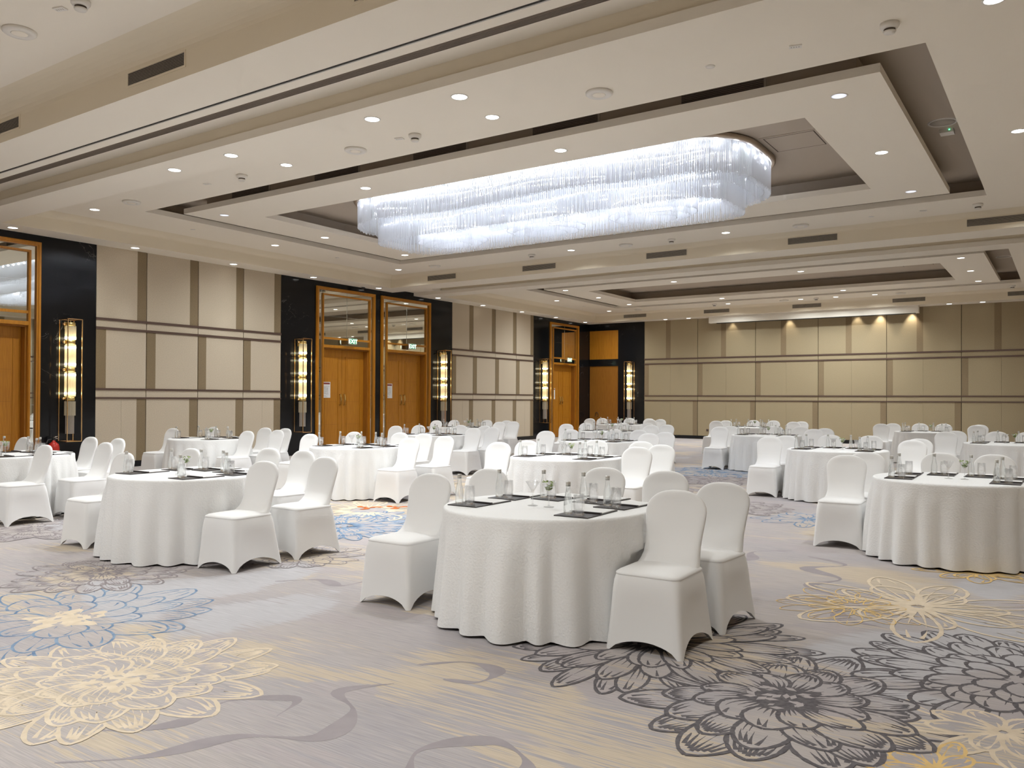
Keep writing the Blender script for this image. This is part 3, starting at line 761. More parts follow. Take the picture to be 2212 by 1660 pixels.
for x, y, lab in [(-15.2, 25.21, 'round downlight left of the far coffer, nearer of two'), (-15.2, 29.25, 'round downlight left of the far coffer, farther of two'), (-10.35, 29.3, 'round downlight beyond the far coffer, leftmost of its row'),
                  (-7.76, 29.33, 'round downlight beyond the far coffer, second from left of its row'), (-6.6, 29.34, 'round downlight beyond the far coffer, third from left of its row'), (-5.36, 29.35, 'round downlight beyond the far coffer, rightmost of its row'),
                  (-13.54, 23.0, 'round downlight at the near left corner of the far coffer frame'), (-13.52, 25.22, 'round downlight on the left side of the far coffer frame'), (-13.52, 27.62, 'round downlight at the far left corner of the far coffer frame'),
                  (-9.8, 23.03, 'round downlight at the left of the far coffer frame near side'), (-6.1, 23.05, 'round downlight at the right of the far coffer frame near side'), (-10.0, 27.68, 'round downlight at the left of the far coffer frame far side'),
                  (-6.0, 27.7, 'round downlight at the right of the far coffer frame far side'), (-2.22, 22.99, 'round downlight at the near right corner of the far coffer frame'), (-2.22, 25.4, 'round downlight on the right side of the far coffer frame'), (-2.22, 27.68, 'round downlight at the far right corner of the far coffer frame')]:
    downlight(x, y, Z1, lab)
for k, x in enumerate((-13.31, -12.34, -3.28, -2.32)): downlight(x, 30.45, Z0, 'round downlight by the far wall, %s from left' % ORD[k], strip=True)
# unseen downlights added in the bay above the camera to brighten upright surfaces
for r_, y in enumerate((1.6, -1.2, -4.0)):
    for c_, x in enumerate((-14.6, -11.2, -7.9, -4.6, -1.2)):
        downlight(x, y, ZB, 'added downlight in the bay over the camera, %s row from the lens, %s from left' % (ORD[r_], ORD[c_]))
# wall washers above the screen housing
for k, (x, e) in enumerate(((-10.7, .5), (-8.55, .8), (-6.2, .7), (-5.45, 1.6), (-4.45, 1.6))):
    ld = bpy.data.lights.new('wall_washer', 'SPOT'); ld.energy = P_WASH*e; ld.color = (1.0, .90, .74); ld.spot_size = radians(75); ld.spot_blend = .8; ld.shadow_soft_size = .04
    f = empty('wall_washer', (x, 30.68, Z0)); tag(f, 'small spotlight washing the far wall behind the screen housing, %s from left' % ORD[k], 'spotlight', 'wall washers behind the screen housing')
    b = MB(); b.lathe([(.012, -.001), (.038, -.012), (.038, -.095), (.034, -.095), (.030, -.03), (.001, -.03)], 18); b.build('can', M['white_plastic'], f)
    o = bpy.data.objects.new('wall_washer_beam', ld); COL.objects.link(o); o.parent = f; o.location = (0, 0, -.11); o.rotation_euler = (radians(12), 0, 0)

# ------------------------------------------------------------------ other ceiling fittings
def make_speaker():
    o = empty('ceiling_speaker')
    b = MB(); b.lathe([(.155, 0), (.155, -.022), (.14, -.034), (.085, -.034), (.08, -.030), (.001, -.030)], 28); b.build('housing', M['white_plastic'], o)
    b = MB(); b.lathe([(.078, -.0295), (.07, -.0335), (.02, -.0345), (.001, -.0345)], 20); b.build('grille', M['paint'], o)
    return o
def make_detector():
    o = empty('smoke_detector')
    b = MB(); b.lathe([(.085, 0), (.085, -.03), (.07, -.05), (.05, -.055)], 24); b.build('base', M['white_plastic'], o)
    b = MB(); b.lathe([(.052, -.053), (.048, -.075)], 20, cap0=False); b.build('vent_band', M['gap'], o)
    b = MB(); b.lathe([(.058, -.074), (.05, -.09), (.001, -.094)], 20); b.build('cap', M['white_plastic'], o)
    return o
sp0, det0 = make_speaker(), make_detector()
SPK = [(-8.76, 4.03, 'disc speaker at the top left of the picture'), (-14.06, 8.41, 'disc speaker left of the near recess corner'), (-8.42, 8.4, 'disc speaker in the soffit before the chandelier, left one'), (-4.5, 8.39, 'disc speaker in the soffit before the chandelier, right one'),
       (-13.98, 16.9, 'disc speaker beyond the far left corner of the chandelier coffer'), (-8.39, 16.96, 'disc speaker beyond the chandelier, middle of its row'), (-4.5, 17.0, 'disc speaker beyond the chandelier, right of its row'),
       (-13.94, 29.29, 'disc speaker beyond the far coffer, left of its row'), (-8.33, 29.33, 'disc speaker beyond the far coffer, middle of its row'), (-4.56, 29.34, 'disc speaker beyond the far coffer, right of its row')]
for k, (x, y, lab) in enumerate(SPK):
    if k == 0: o = sp0; o.location = (x, y, ZB)
    else: o = copy_tree(sp0, (x, y, Z1))
    tag(o, 'flat cream '+lab, 'speaker', 'ceiling speakers')
DET = [(-7.62, 4.04, 'at the top left of the picture'), (-10.9, 8.37, 'leftmost in the soffit before the chandelier'), (-7.28, 8.37, 'middle one in the soffit before the chandelier'), (-1.4, 8.36, 'at the top right above the recess corner'),
       (-1.36, 16.88, 'right of its row beyond the chandelier'), (-10.89, 16.87, 'left of its row beyond the chandelier'), (-7.26, 16.92, 'middle of its row beyond the chandelier'),
       (-7.22, 29.25, 'middle of its row beyond the far coffer'), (-1.44, 29.25, 'right of its row beyond the far coffer'), (-10.81, 29.15, 'left of its row beyond the far coffer')]
for k, (x, y, lab) in enumerate(DET):
    if k == 0: o = det0; o.location = (x, y, ZB)
    else: o = copy_tree(det0, (x, y, Z1))
    tag(o, 'white cone smoke detector '+lab, 'smoke detector', 'ceiling smoke detectors')
b = MB(); b.box(-.06, .06, -.035, .035, -.012, 0, 0)
for q in range(4): b.box(-.045+q*.024, -.033+q*.024, -.012, .012, -.0125, -.012, 1)
pm = b.mesh('emergency_plate', [M['white_plastic'], M['louvre']])
for k, (x, y, lab) in enumerate([(-7.93, 4.01, 'beside the detector at the top left'), (-11.82, 8.39, 'left in the soffit before the chandelier'), (-7.56, 8.37, 'beside the middle detector before the chandelier'), (-2.27, 8.37, 'at the top right before the recess corner'), (-2.25, 16.9, 'at the right beyond the chandelier')]):
    o = place(pm, 'emergency_light', None, (x, y, Z1 if y > 5 else ZB), 0.3); tag(o, 'small white emergency light plate '+lab, 'emergency light', 'small ceiling plates')
b = MB(); b.lathe([(.05, 0), (.048, -.008), (.001, -.010)], 18); sm = b.mesh('sprinkler_cover', M['white_plastic'])
for k, (x, y, lab) in enumerate([(-3.16, 8.38, 'near the top right before the chandelier'), (-15.28, 10.51, 'left of the chandelier coffer'), (-3.15, 16.92, 'at the right beyond the chandelier'), (-15.25, 14.6, 'left of the chandelier coffer, farther one'), (-15.2, 27.2, 'left of the far coffer')]):
    o = place(sm, 'sprinkler_cover', None, (x, y, Z1)); tag(o, 'tiny round cream sprinkler cover '+lab, 'sprinkler', 'ceiling sprinkler covers')
for k, (y, lab) in enumerate(((12.87, 'chandelier coffer'), (25.7, 'far coffer'))):
    o = empty('recess_speaker', (-1.47, y, Z2)); tag(o, 'round speaker grille with pale ring in the brown recess of the %s' % lab, 'speaker', 'recess speakers')
    b = MB(); seg = 32
    b.rings([[(r*cos(2*pi*j/seg), r*sin(2*pi*j/seg), z) for j in range(seg)] for r, z in ((.19, 0), (.188, -.012), (.165, -.012), (.163, 0))], 0, False, False); b.build('ring', M['white_plastic'], o)
    b = MB(); b.lathe([(.164, -.002), (.164, -.005), (.001, -.006)], 28); b.build('grille', M['louvre'], o)
o = empty('wifi_access_point', (-1.46, 13.3, Z2)); tag(o, 'small white square access point with green light in the coffer recess', 'access point')
b = MB(); b.box(-.09, .09, -.09, .09, -.05, 0); b.build('housing', M['white_plastic'], o)
b = MB(); b.box(.03, .045, -.096, -.09, -.022, -.012); b.build('status_light', M['led_green'], o)
for (x0, x1, y0, y1, lab) in ((-3.79, -3.05, 12.22, 12.98, 'beside the chandelier'), (-3.98, -3.19, 25.2, 26.05, 'in the empty far coffer')):
    o = empty('access_hatch', ((x0+x1)/2, (y0+y1)/2, Z2)); tag(o, 'square ceiling access hatch '+lab, 'hatch', 'ceiling access hatches')
    a, c = (x1-x0)/2, (y1-y0)/2
    b = MB()
    hring(b, (-a-.045, a+.045, -c-.045, c+.045), (-a, a, -c, c), -.008); walls(b, (-a-.045, a+.045, -c-.045, c+.045), 0, (-a-.045, a+.045, -c-.045, c+.045), -.008); b.build('frame', M['taupe'], o)
    b = MB(); hring(b, (-a, a, -c, c), (-a+.018, a-.018, -c+.018, c-.018), -.0075); b.build('shadow_gap', M['gap'], o)
    b = MB(); b.box(-a+.018, a-.018, -c+.018, c-.018, -.009, -.001); b.build('panel', M['taupe'], o)
o = empty('dome_camera', (-16.7, 17.0, Z0)); tag(o, 'small security dome camera above the gap between the paired doors', 'security camera')
b = MB(); b.lathe([(.07, 0), (.07, -.03), (.06, -.035)], 20); b.build('base', M['white_plastic'], o)
b = MB(); b.lathe([(.055, -.034), (.053, -.05), (.04, -.075), (.02, -.088), (.001, -.09)], 18); b.build('dome', M['black'], o)

def make_vent(wid, hei, nsl):
    o = empty('air_vent')       # local: x along, y = out of the face (towards -y), z up the face
    a, c = wid/2, hei/2
    b = MB()
    for q in ((-a-.02, a+.02, -c-.02, -c), (-a-.02, a+.02, c, c+.02), (-a-.02, -a, -c, c), (a, a+.02, -c, c)): b.box(q[0], q[1], -.008, 0, q[2], q[3])
    b.build('frame', M['paint_cream'], o)
    b = MB(); b.box(-a, a, -.001, .0, -c, c); b.build('duct_opening', M['vent_dark'], o)
    b = MB()
    for k in range(nsl):
        z = -c+(k+.5)*hei/nsl; d = hei/nsl*.27
        b.quad((-a, -.007, z-d), (a, -.007, z-d), (a, -.003, z+d), (-a, -.003, z+d))
    b.build('louvres', M['louvre'], o)
    return o
v0 = make_vent(1.0, .135, 9); first = True
def vent(x, y, z, tilt, lab):
    global first
    if first: o = v0; first = False; o.location = (x, y, z); o.rotation_euler = (tilt, 0, 0)
    else: o = copy_tree(v0, (x, y, z), rot=(tilt, 0, 0))
    tag(o, lab, 'air vent', 'air vents on the beam fascias')
for x, lab in ((-11.24, 'cut by the left picture edge'), (-7.853, 'complete one at upper left'), (-4.48, 'cut by the top picture edge')):
    vent(x, 4.949, 4.913, 0, 'slatted air vent on the nearest beam, '+lab)
for k, x in enumerate((-14.41, -11.22, -7.73, -4.455, -1.11)): vent(x, 17.719, 4.893, 0, 'dark slatted air vent, %s from left on the beam beyond the chandelier' % ORD[k])
for k, x in enumerate((-14.5, -11.1, -7.77, -4.45, -1.11)): vent(x, 30.149, 4.912, 0, 'dark slatted air vent, %s from left above the far wall' % ORD[k])
for k, x in enumerate((-12.55, -10.3, -8.05, -5.81, -3.56)):
    o = empty('recess_grille', (x, 9.83, 5.30)); tag(o, 'dark return grille in the near recess above the frame, %s from left' % ORD[k], 'air vent', 'return grilles in the recess')
    b = MB(); b.box(-.525, .525, -.004, 0, -.11, .11); b.build('duct_opening', M['vent_dark'], o)
    b = MB()
    for q in range(10): b.box(-.525, .525, -.012, -.004, -.107+q*.022, -.094+q*.022)
    b.build('louvres', M['grille'], o)
    b = MB(); b.box(.525, .555, -.012, 0, -.11, .11); b.build('edge_trim', M['louvre'], o)

# projection screen housing on the far strip
o = empty('projection_screen', (-7.83, 30.45, Z0)); tag(o, 'long cream projection screen housing under the ceiling at the far wall', 'projection screen')
b = MB(); b.box(-3.65, 3.65, -.11, .11, -.25, -.001); b.build('housing', M['screen_case'], o)
b = MB(); b.box(-3.35, 3.55, -.09, .05, -.268, -.25); b.build('slot', M['black'], o)

# ------------------------------------------------------------------ chandelier
def rrect(cx, cy, hx, hy, r, step):
    """points along a rounded rectangle"""
    pts = []
    per = 4*(hx+hy)-8*r+2*pi*r; n = int(per/step)
    segs = [('l', (cx-hx+r, cy-hy), (cx+hx-r, cy-hy)), ('a', (cx+hx-r, cy-hy+r), -pi/2), ('l', (cx+hx, cy-hy+r), (cx+hx, cy+hy-r)), ('a', (cx+hx-r, cy+hy-r), 0),
            ('l', (cx+hx-r, cy+hy), (cx-hx+r, cy+hy)), ('a', (cx-hx+r, cy+hy-r), pi/2), ('l', (cx-hx, cy+hy-r), (cx-hx, cy-hy+r)), ('a', (cx-hx+r, cy-hy+r), pi)]
    for s in segs:
        if s[0] == 'l':
            L_ = sqrt((s[2][0]-s[1][0])**2+(s[2][1]-s[1][1])**2); k = max(1, int(L_/step))
            pts += [(s[1][0]+(s[2][0]-s[1][0])*i/k, s[1][1]+(s[2][1]-s[1][1])*i/k) for i in range(k)]
        else:
            k = max(2, int(r*pi/2/step))
            pts += [(s[1][0]+r*cos(s[2]+pi/2*i/k), s[1][1]+r*sin(s[2]+pi/2*i/k)) for i in range(k)]
    return pts
CCX, CCY = -7.89, 12.64
ch = empty('crystal_chandelier', (CCX, CCY, Z2)); tag(ch, 'long oval crystal rod chandelier glowing white in the ceiling coffer', 'chandelier')
rim = rrect(0, 0, 3.975, 1.37, 1.0, .12)
b = MB()
def profile_ring(b, pts, prof):
    n = len(pts); R = []
    for i, p in enumerate(pts):
        a = pts[i-1]; c = pts[(i+1) % n]; dx, dy = c[0]-a[0], c[1]-a[1]; l = sqrt(dx*dx+dy*dy); nx, ny = dy/l, -dx/l
        R.append([(p[0]+nx*u, p[1]+ny*u, v) for u, v in prof])
    R.append(R[0]); b.rings(R, 0, False, False)
profile_ring(b, rim, [(-.03, 0), (.03, 0), (.045, -.03), (.045, -.055), (.02, -.085), (-.03, -.085)])
b.build('canopy_rim', M['rim'], ch)
b = MB(); b.poly([(x*.985, y*.97, -.03) for x, y in rim]); b.build('canopy_plate', M['chrome'], ch)
rng = random.Random(5)
rods = []        # (x, y, top, bottom)
for d, zt, zb, st in ((0.0, -.09, -.55, .024), (.10, -.09, -.53, .034), (.24, -.10, -.60, .04)):
    for x, y in rrect(0, 0, 3.94-d, 1.33-d, .97-d, st): rods.append((x, y, zt, zb+rng.uniform(-.02, .02)+.03*sin(x*1.6)))
for d, zt, zb, st in ((.40, -.30, -.84, .024), (.50, -.30, -.82, .036)):
    for x, y in rrect(0, 0, 3.94-d, 1.33-d, .97-d, st): rods.append((x, y, zt, zb+rng.uniform(-.018, .018)))
for cx_ in (-2.15, 0.0, 2.1):
    for rr_, zb in ((.62, -.80), (.52, -.86), (.34, -.88)):
        n = int(2*pi*rr_*1.25/.03)
        for i in range(n):
            a = 2*pi*i/n; rods.append((cx_+rr_*1.25*cos(a), .05+rr_*.85*sin(a), -.35, zb+rng.uniform(-.01, .01)))
for cx_, hx_ in ((-1.08, .5), (1.05, .5), (3.0, .35), (-3.05, .35)):
    for s in (-1, 1):
        for i in range(int(hx_*2/.03)):
            x = cx_-hx_+i*.03; rods.append((x, s*(.55+.12*cos((x-cx_)/hx_*1.5)), -.32, -.80+rng.uniform(-.01, .01)))
# rods in rows between the curtains: the waved middle layer
for row in range(7):
    y = -.85+row*.28
    for i in range(150):
        x = -3.45+i*.046
        if abs(x) < 3.5: rods.append((x+rng.uniform(-.01, .01), y+.06*sin(x*2.2+row), -.12, -.50-.09*sin(x*1.3+row*.8)+rng.uniform(-.01, .01)))
def rod(b, x, y, zt, zb, r=.0066, k=5, bead=True):
    n = len(b.v)
    for z in (zt, zb):
        for j in range(k): b.v.append((x+r*cos(2*pi*j/k), y+r*sin(2*pi*j/k), z))
    for j in range(k): b.face((n+j, n+(j+1) % k, n+k+(j+1) % k, n+k+j), 0, False)
    b.face(tuple(n+k+j for j in reversed(range(k))), 0, False)
    if bead:
        n = len(b.v); q = .0105
        b.v += [(x, y, zb+q), (x+q, y, zb), (x, y+q, zb), (x-q, y, zb), (x, y-q, zb), (x, y, zb-q)]
        for j in range(4): b.face((n, n+1+j, n+1+(j+1) % 4), 0, False); b.face((n+5, n+1+(j+1) % 4, n+1+j), 0, False)
near = sorted(range(len(rods)), key=lambda i: (rods[i][1]-.35*rods[i][0]/4 if rods[i][3] < -.75 else 9))[:400:4]
near = set(near[:100])
bs = MB()
for i, (x, y, zt, zb) in enumerate(rods):
    if i in near:
        b = MB(); rod(b, x, y, zt, zb); b.build('crystal_rod', M['crystal'], ch)
    else: rod(bs, x, y, zt, zb)
s = bs.build('crystal_strands', M['crystal'], ch); s['kind'] = 'stuff'
bm = MB(); bm.lathe([(.001, .026), (.018, .018), (.026, 0), (.018, -.018), (.001, -.026)], 10); bme = bm.mesh('bulb', M['bulb'])
bl = rrect(0, 0, 3.86, 1.26, .92, .30)
for x, y in bl: place(bme, 'bulb', ch, (x, y, -.125))
for q, (y, z, am, ph) in enumerate([(-1.0, -.16, .05, 0), (-.72, -.22, .08, 1.2), (-.42, -.15, .06, 2.6), (-.12, -.25, .09, .6), (.2, -.17, .06, 1.9), (.52, -.23, .07, 3.1), (.85, -.18, .05, .3)]):
    b = MB(); b.tube([(-3.45+.12*i, y, z+am*sin(1.55*(-3.45+.12*i)+ph)) for i in range(58)], .011, 5)
    b.build('added_glow_strip', M['glow_added'], ch)  # wavy glowing tubes added to show as bright bands through the rods
for cx_ in (-2.15, 0.0, 2.1):
    for q, zz in ((.40, -.50), (.58, -.62)):
        b = MB(); b.tube([(cx_+q*1.25*cos(i*pi/16), .05+q*.85*sin(i*pi/16), zz) for i in range(33)], .011, 5); b.build('light_ring', M['glow_added'], ch)  # glowing rings added in the drums to whiten the lower crystals
for y in (-.80, .80):
    b = MB(); b.tube([(-3.2+.16*i, y, -.52+.03*sin(i*.5)) for i in range(41)], .011, 5); b.build('added_glow_strip', M['glow_added'], ch)  # long glowing tubes added low down to brighten the bottom tier

# ------------------------------------------------------------------ banquet chair in a white stretch cover (front = -y)
def rring(hx, y0, y1, r, z, n=12):
    """rounded rectangle ring, starts at front left corner; n points per side"""
    cy_ = (y0+y1)/2; hy = (y1-y0)/2; pts = []
    r = min(r, hx*.98, hy*.98)
    cor = [(-hx+r, y0+r, pi), (hx-r, y0+r, 1.5*pi), (hx-r, y1-r, 0), (-hx+r, y1-r, .5*pi)]
    m = 4
    for k in range(4):
        cx_, cyy, a0 = cor[k]
        for i in range(m+1):
            a = a0+pi/2*i/m; pts.append((cx_+r*cos(a), cyy+r*sin(a), z))
        nx = cor[(k+1) % 4]; a1 = a0+pi/2
        p0 = (cx_+r*cos(a1), cyy+r*sin(a1)); p1 = (nx[0]+r*cos(nx[2]), nx[1]+r*sin(nx[2]))
        for i in range(1, n): pts.append((p0[0]+(p1[0]-p0[0])*i/n, p0[1]+(p1[1]-p0[1])*i/n, z))
    return pts
def make_chair():
    o = empty('banquet_chair')
    n, m = 12, 4; K = 4*(m+1+n-1)
    def lerp(a, c, t): return a+(c-a)*t
    # skirt
    st = [(0.0, .244, -.276, .276, .026), (.06, .239, -.271, .266, .027), (.14, .232, -.265, .251, .03), (.25, .224, -.259, .233, .034), (.36, .219, -.255, .217, .042), (.42, .214, -.251, .207, .052), (.452, .207, -.243, .199, .06)]
    def arch(side, u):       # height of the hem: side 0 front,1 right,2 back,3 left
        return (.072, .092, .075, .092)[side]*(max(0, 1-(2*u-1)**2)**.62)
    R = []
    zt = .452
    for lev in range(13):
        t = lev/12
        ring = []
        for idx in range(K):
            side = idx//(m+n); j = idx % (m+n)
            u = 0 if j <= m else (j-m)/n
            h0 = arch(side, u) if j > m else 0.0
            z = h0+(zt-h0)*t
            for q in range(len(st)-1):
                if st[q][0] <= z <= st[q+1][0]+1e-6:
                    f = (z-st[q][0])/(st[q+1][0]-st[q][0]); pr = [lerp(st[q][e], st[q+1][e], f) for e in range(5)]; break
            p = rring(pr[1], pr[2], pr[3], pr[4], z, n)[idx]
            # stretched cloth pulls slightly inwards between the legs
            if j > m:
                pull = .020*sin(pi*u)*max(0, 1-((z-.16)/.20)**2)
                if side == 0: p = (p[0], p[1]+pull*.6, p[2])
                elif side == 1: p = (p[0]-pull, p[1], p[2])
                elif side == 2: p = (p[0], p[1]-pull, p[2])
                else: p = (p[0]+pull, p[1], p[2])
            ring.append(p)
        R.append(ring)
    b = MB(); b.rings(R, 0, False, False)
    # turned-in hem
    hem = [[p for p in R[0]], [(p[0]*.955, p[1]*.955, p[2]+.008) for p in R[0]], [(p[0]*.95, p[1]*.95, p[2]+.05) for p in R[0]]]
    hem.reverse(); b.rings(hem, 0, False, False)
    b.build('skirt', M['spandex'], o)
    # seat
    SR = [rring(.2085, -.2445, .2, .06, .449, n), rring(.2105, -.2475, .201, .06, .4535, n), rring(.208, -.244, .199, .06, .462, n), rring(.194, -.228, .19, .06, .472, n), rring(.150, -.18, .165, .06, .482, n), rring(.09, -.11, .12, .05, .487, n), rring(.02, -.02, .04, .01, .488, n)]
    b = MB(); b.rings(SR, 0, False, True); b.f and None
    b.s[-1] = True
    b.build('seat', M['spandex'], o)
    # backrest: rings up the back, each a flattened rounded section
    prof = [(.445, .204, .02, .202), (.47, .199, .035, .206), (.482, .195, .065, .208), (.50, .191, .098, .212), (.53, .186, .130, .218), (.58, .184, .158, .229), (.64, .189, .178, .241),
            (.70, .196, .195, .255), (.75, .202, .209, .267), (.79, .204, .221, .277), (.82, .199, .231, .284), (.85, .184, .241, .291), (.873, .163, .249, .297), (.891, .140, .256, .301), (.904, .112, .262, .303), (.913, .081, .268, .303), (.919, .043, .276, .299)]
    R = []
    seg = 28
    for z, hw, yf, yr in prof:
        cy_ = (yf+yr)/2; hy = (yr-yf)/2; ring = []
        for j in range(seg):
            a = 2*pi*j/seg; ca, sa = cos(a), sin(a)
            e = .55
            x = hw*abs(ca)**e*(1 if ca >= 0 else -1); y = hy*abs(sa)**.75*(1 if sa >= 0 else -1)
            conc = .018*(1-(x/max(hw, .01))**2)*min(1, max(0, (z-.52)/.1))*max(0, min(1, (.90-z)/.06))   # gently dished
            ring.append((x, cy_+y+(conc if sa < 0 else conc*.6), z))
        R.append(ring)
    b = MB(); b.rings(R, 0, True, True); b.s[-1] = True
    b.build('backrest', M['spandex'], o)
    return o
chair0 = make_chair()

# ------------------------------------------------------------------ tables
NAMES = {'T3': 'front-row left table', 'T2': 'front-row middle table', 'T1': 'front-row right table',
         'T4': 'second-row far-left table', 'T5': 'second-row centre-left table', 'T8': 'second-row centre-right table', 'T17': 'second-row far-right table',
         'T6': 'third-row left table', 'T9': 'third-row middle table', 'T14': 'third-row right table',
         'T7': 'fourth-row far-left table', 'T10': 'fourth-row centre-left table', 'T12': 'fourth-row centre-right table', 'T16': 'fourth-row far-right table',
         'T11': 'back-row left table', 'T13': 'back-row middle table', 'T15': 'back-row right table'}
TPOS = {'T1': (-3.035, 4.92), 'T2': (-7.16, 4.91), 'T3': (-11.4, 5.2), 'T4': (-13.18, 9.45), 'T5': (-9.24, 9.3), 'T8': (-5.44, 9.27), 'T17': (-.915, 8.95),
        'T6': (-11.1, 13.4), 'T9': (-7.12, 13.33), 'T14': (-2.955, 13.25), 'T7': (-13.4, 17.6), 'T10': (-9.15, 17.7), 'T12': (-5.45, 17.85), 'T16': (-.89, 17.1),
        'T11': (-11.5, 22.9), 'T13': (-7.4, 23.0), 'T15': (-2.9, 22.4)}
# offsets of the backrest tops from the table centre: L1 L2 B1 B2 R1 R2
STD = dict(L1=(-1.08, .05), L2=(-1.0, .72), B1=(-.34, 1.33), B2=(.33, 1.33), R1=(.93, .1), R2=(.93, .75))
SEATS = {k: dict(STD) for k in TPOS}
SEATS['T1'].update(L2=(-.96, .70), B1=(-.27, 1.22), B2=(.29, 1.28), R1=(.93, .08), R2=(.925, .76))
SEATS['T2'].update(L1=(-1.13, .01), L2=(-1.24, .88), B1=(-.62, 1.5), B2=(.0, 1.46), R1=(.90, .12), R2=(.93, .85))
SEATS['T3'].update(R1=(.88, -.06), R2=(.99, .70), B1=(-.62, 1.35), B2=(.10, 1.35), L2=(-1.25, .75))
SEATS['T4'].update(L1=(-1.19, .05), L2=(-1.22, .96), R1=(.92, .08), B1=(-.13, 1.25), B2=(.45, 1.22))
SEATS['T5'].update(L1=(-1.15, .09), L2=(-1.26, 1.19), R1=(.92, .12), R2=(.90, .95), B1=(-.42, 1.48), B2=(.10, 1.5))
SEATS['T8'].update(L1=(-.96, -.06), L2=(-.95, .62), B1=(-.28, 1.34), B2=(.42, 1.2), R1=(.97, .09), R2=(.98, .77))
SEATS['T9'].update(L1=(-.98, -.2), L2=(-1.03, .75), B1=(-.44, 1.5), B2=(.12, 1.45), R1=(.93, .02), R2=(.94, .68))
SEATS['T12'].update(L1=(-1.0, -.04), L2=(-1.0, .62), B1=(-.21, 1.35), B2=(.36, 1.3), R1=(1.05, -.12), R2=(1.1, .52))
SEATS['T14'].update(L1=(-1.06, .16), L2=(-.98, .80), B1=(-.45, 1.6), B2=(.16, 1.7), R1=(.93, .37), R2=(.93, 1.0))
SEATS['T17'].update(L1=(-1.06, .43), L2=(-.98, 1.1), B1=(-.29, 1.5), B2=(.22, 1.55))
SEATS['T16'].update(L1=(-1.1, .87), L2=(-.98, 1.5), B1=(-.29, 1.62), B2=(.22, 1.62))
SEATS['T15'].update(L1=(-1.16, .73), L2=(-1.0, 1.35), B1=(-.37, 1.75), B2=(.15, 1.9), R1=(.93, 1.0), R2=(.93, 1.6))
SEATS['T13'].update(L1=(-1.06, .0), L2=(-.95, .62), B1=(-.47, 1.55), B2=(.1, 1.6), R1=(.95, .5), R2=(1.05, 1.1))
SEATS['T10'].update(L1=(-1.0, -.35), L2=(-1.09, .76), R1=(.92, .18), R2=(1.1, .8))
SKIP = {('T17', 'R1'), ('T17', 'R2'), ('T16', 'R1'), ('T16', 'R2'), ('T3', 'L1')}
BACK_Y = .288           # backrest top sits this far behind the chair's origin
SEATTXT = dict(L1='front chair on the left side of the', L2='rear chair on the left side of the', B1='left chair behind the', B2='right chair behind the', R1='front chair on the right side of the', R2='rear chair on the right side of the')
TWIST = dict(L1=.02, L2=-.03, B1=.03, B2=-.02, R1=.02, R2=-.04)
chairs_at = {}
firstc = True
rng = random.Random(3)
for T, (tx, ty) in TPOS.items():
    for s, (dx, dy) in SEATS[T].items():
        if (T, s) in SKIP: continue
        rz = TWIST[s]+rng.uniform(-.03, .03)
        if s[0] == 'B': dy = max(dy, 1.40)
        if s[0] == 'R': dx = max(dx, 1.0 if T != 'T1' else (.985 if s == 'R2' else .95))
        if s[0] == 'L': dx = min(dx, -1.0)
        x, y = tx+dx, ty+dy-BACK_Y
        if firstc: c = chair0; c.location = (x, y, 0.002); c.rotation_euler = (0, 0, rz); firstc = False
        else: c = copy_tree(chair0, (x, y, .002), rz)
        tag(c, 'white stretch-covered banquet chair, %s %s' % (SEATTXT[s], NAMES[T]), 'chair', 'covered chairs around the round tables')
        chairs_at.setdefault(T, []).append((dx, dy-BACK_Y))

TR = .73; TH = .762
def cloth_mesh(seed, boxes):
    r_ = random.Random(seed); seg = 216
    ph = [r_.uniform(0, 2*pi) for _ in range(6)]
    folds = []
    a = 0
    while a < 2*pi-.18:
        w_ = r_.uniform(.19, .38); folds.append((a+w_/2, w_, r_.uniform(.55, 1.25))); a += w_
    def fold(th):
        v = 0
        for c, w_, k in folds:
            d = (th-c+pi) % (2*pi)-pi
            if abs(d) < w_*.56: v = max(v, k*(.5+.5*cos(pi*d/(w_*.56)))**.8)
        return v
    fv = [fold(2*pi*j/seg) for j in range(seg)]
    R = []
    for rr in (.05, .3, .55, .70): R.append([(rr*cos(2*pi*j/seg), rr*sin(2*pi*j/seg), TH) for j in range(seg)])
    for k in range(4):
        a = pi/2*k/3; rr = TR-.02+.02*sin(a); z = TH-.02+.02*cos(a)
        R.append([(rr*cos(2*pi*j/seg), rr*sin(2*pi*j/seg), z) for j in range(seg)])
    LV = 15
    for k in range(1, LV+1):
        t = k/LV; ring = []
        for j in range(seg):
            th = 2*pi*j/seg
            amp = .088*t**.75*min(1, t*5)
            rr = TR+.010*t+amp*fv[j]*(1+.12*sin(3*th+ph[1]+2*t))+.006*t*sin(7*th+ph[0])
            z = TH-.02-(TH-.02-.012-.010*(1-min(1, fv[j])))*t
            x, y = rr*cos(th), rr*sin(th)
            for bx, by in boxes:
                ex, ey = .255, .29
                if abs(x-bx) < ex and abs(y-by) < ey and z < .5:
                    # cloth tucks in against the chair
                    if abs(bx) > abs(by)*.8: x = bx-ex*(1 if bx > 0 else -1)
                    else: y = by-ey*(1 if by > 0 else -1)
            ring.append((x, y, z))
        R.append(ring)
    b = MB(); b.rings(R, 0, True, False); b.s[0] = False
    return b.mesh('tablecloth', M['linen'])
tb = MB(); tb.lathe([(.685, .725), (.70, .73), (.70, .745), (.69, .75)], 48); top_me = tb.mesh('tabletop', M['wood'])
tb = MB(); tb.lathe([(.30, 0.004), (.30, .02), (.06, .05), (.04, .08), (.04, .70), (.15, .725)], 20); ped_me = tb.mesh('pedestal', M['black'])
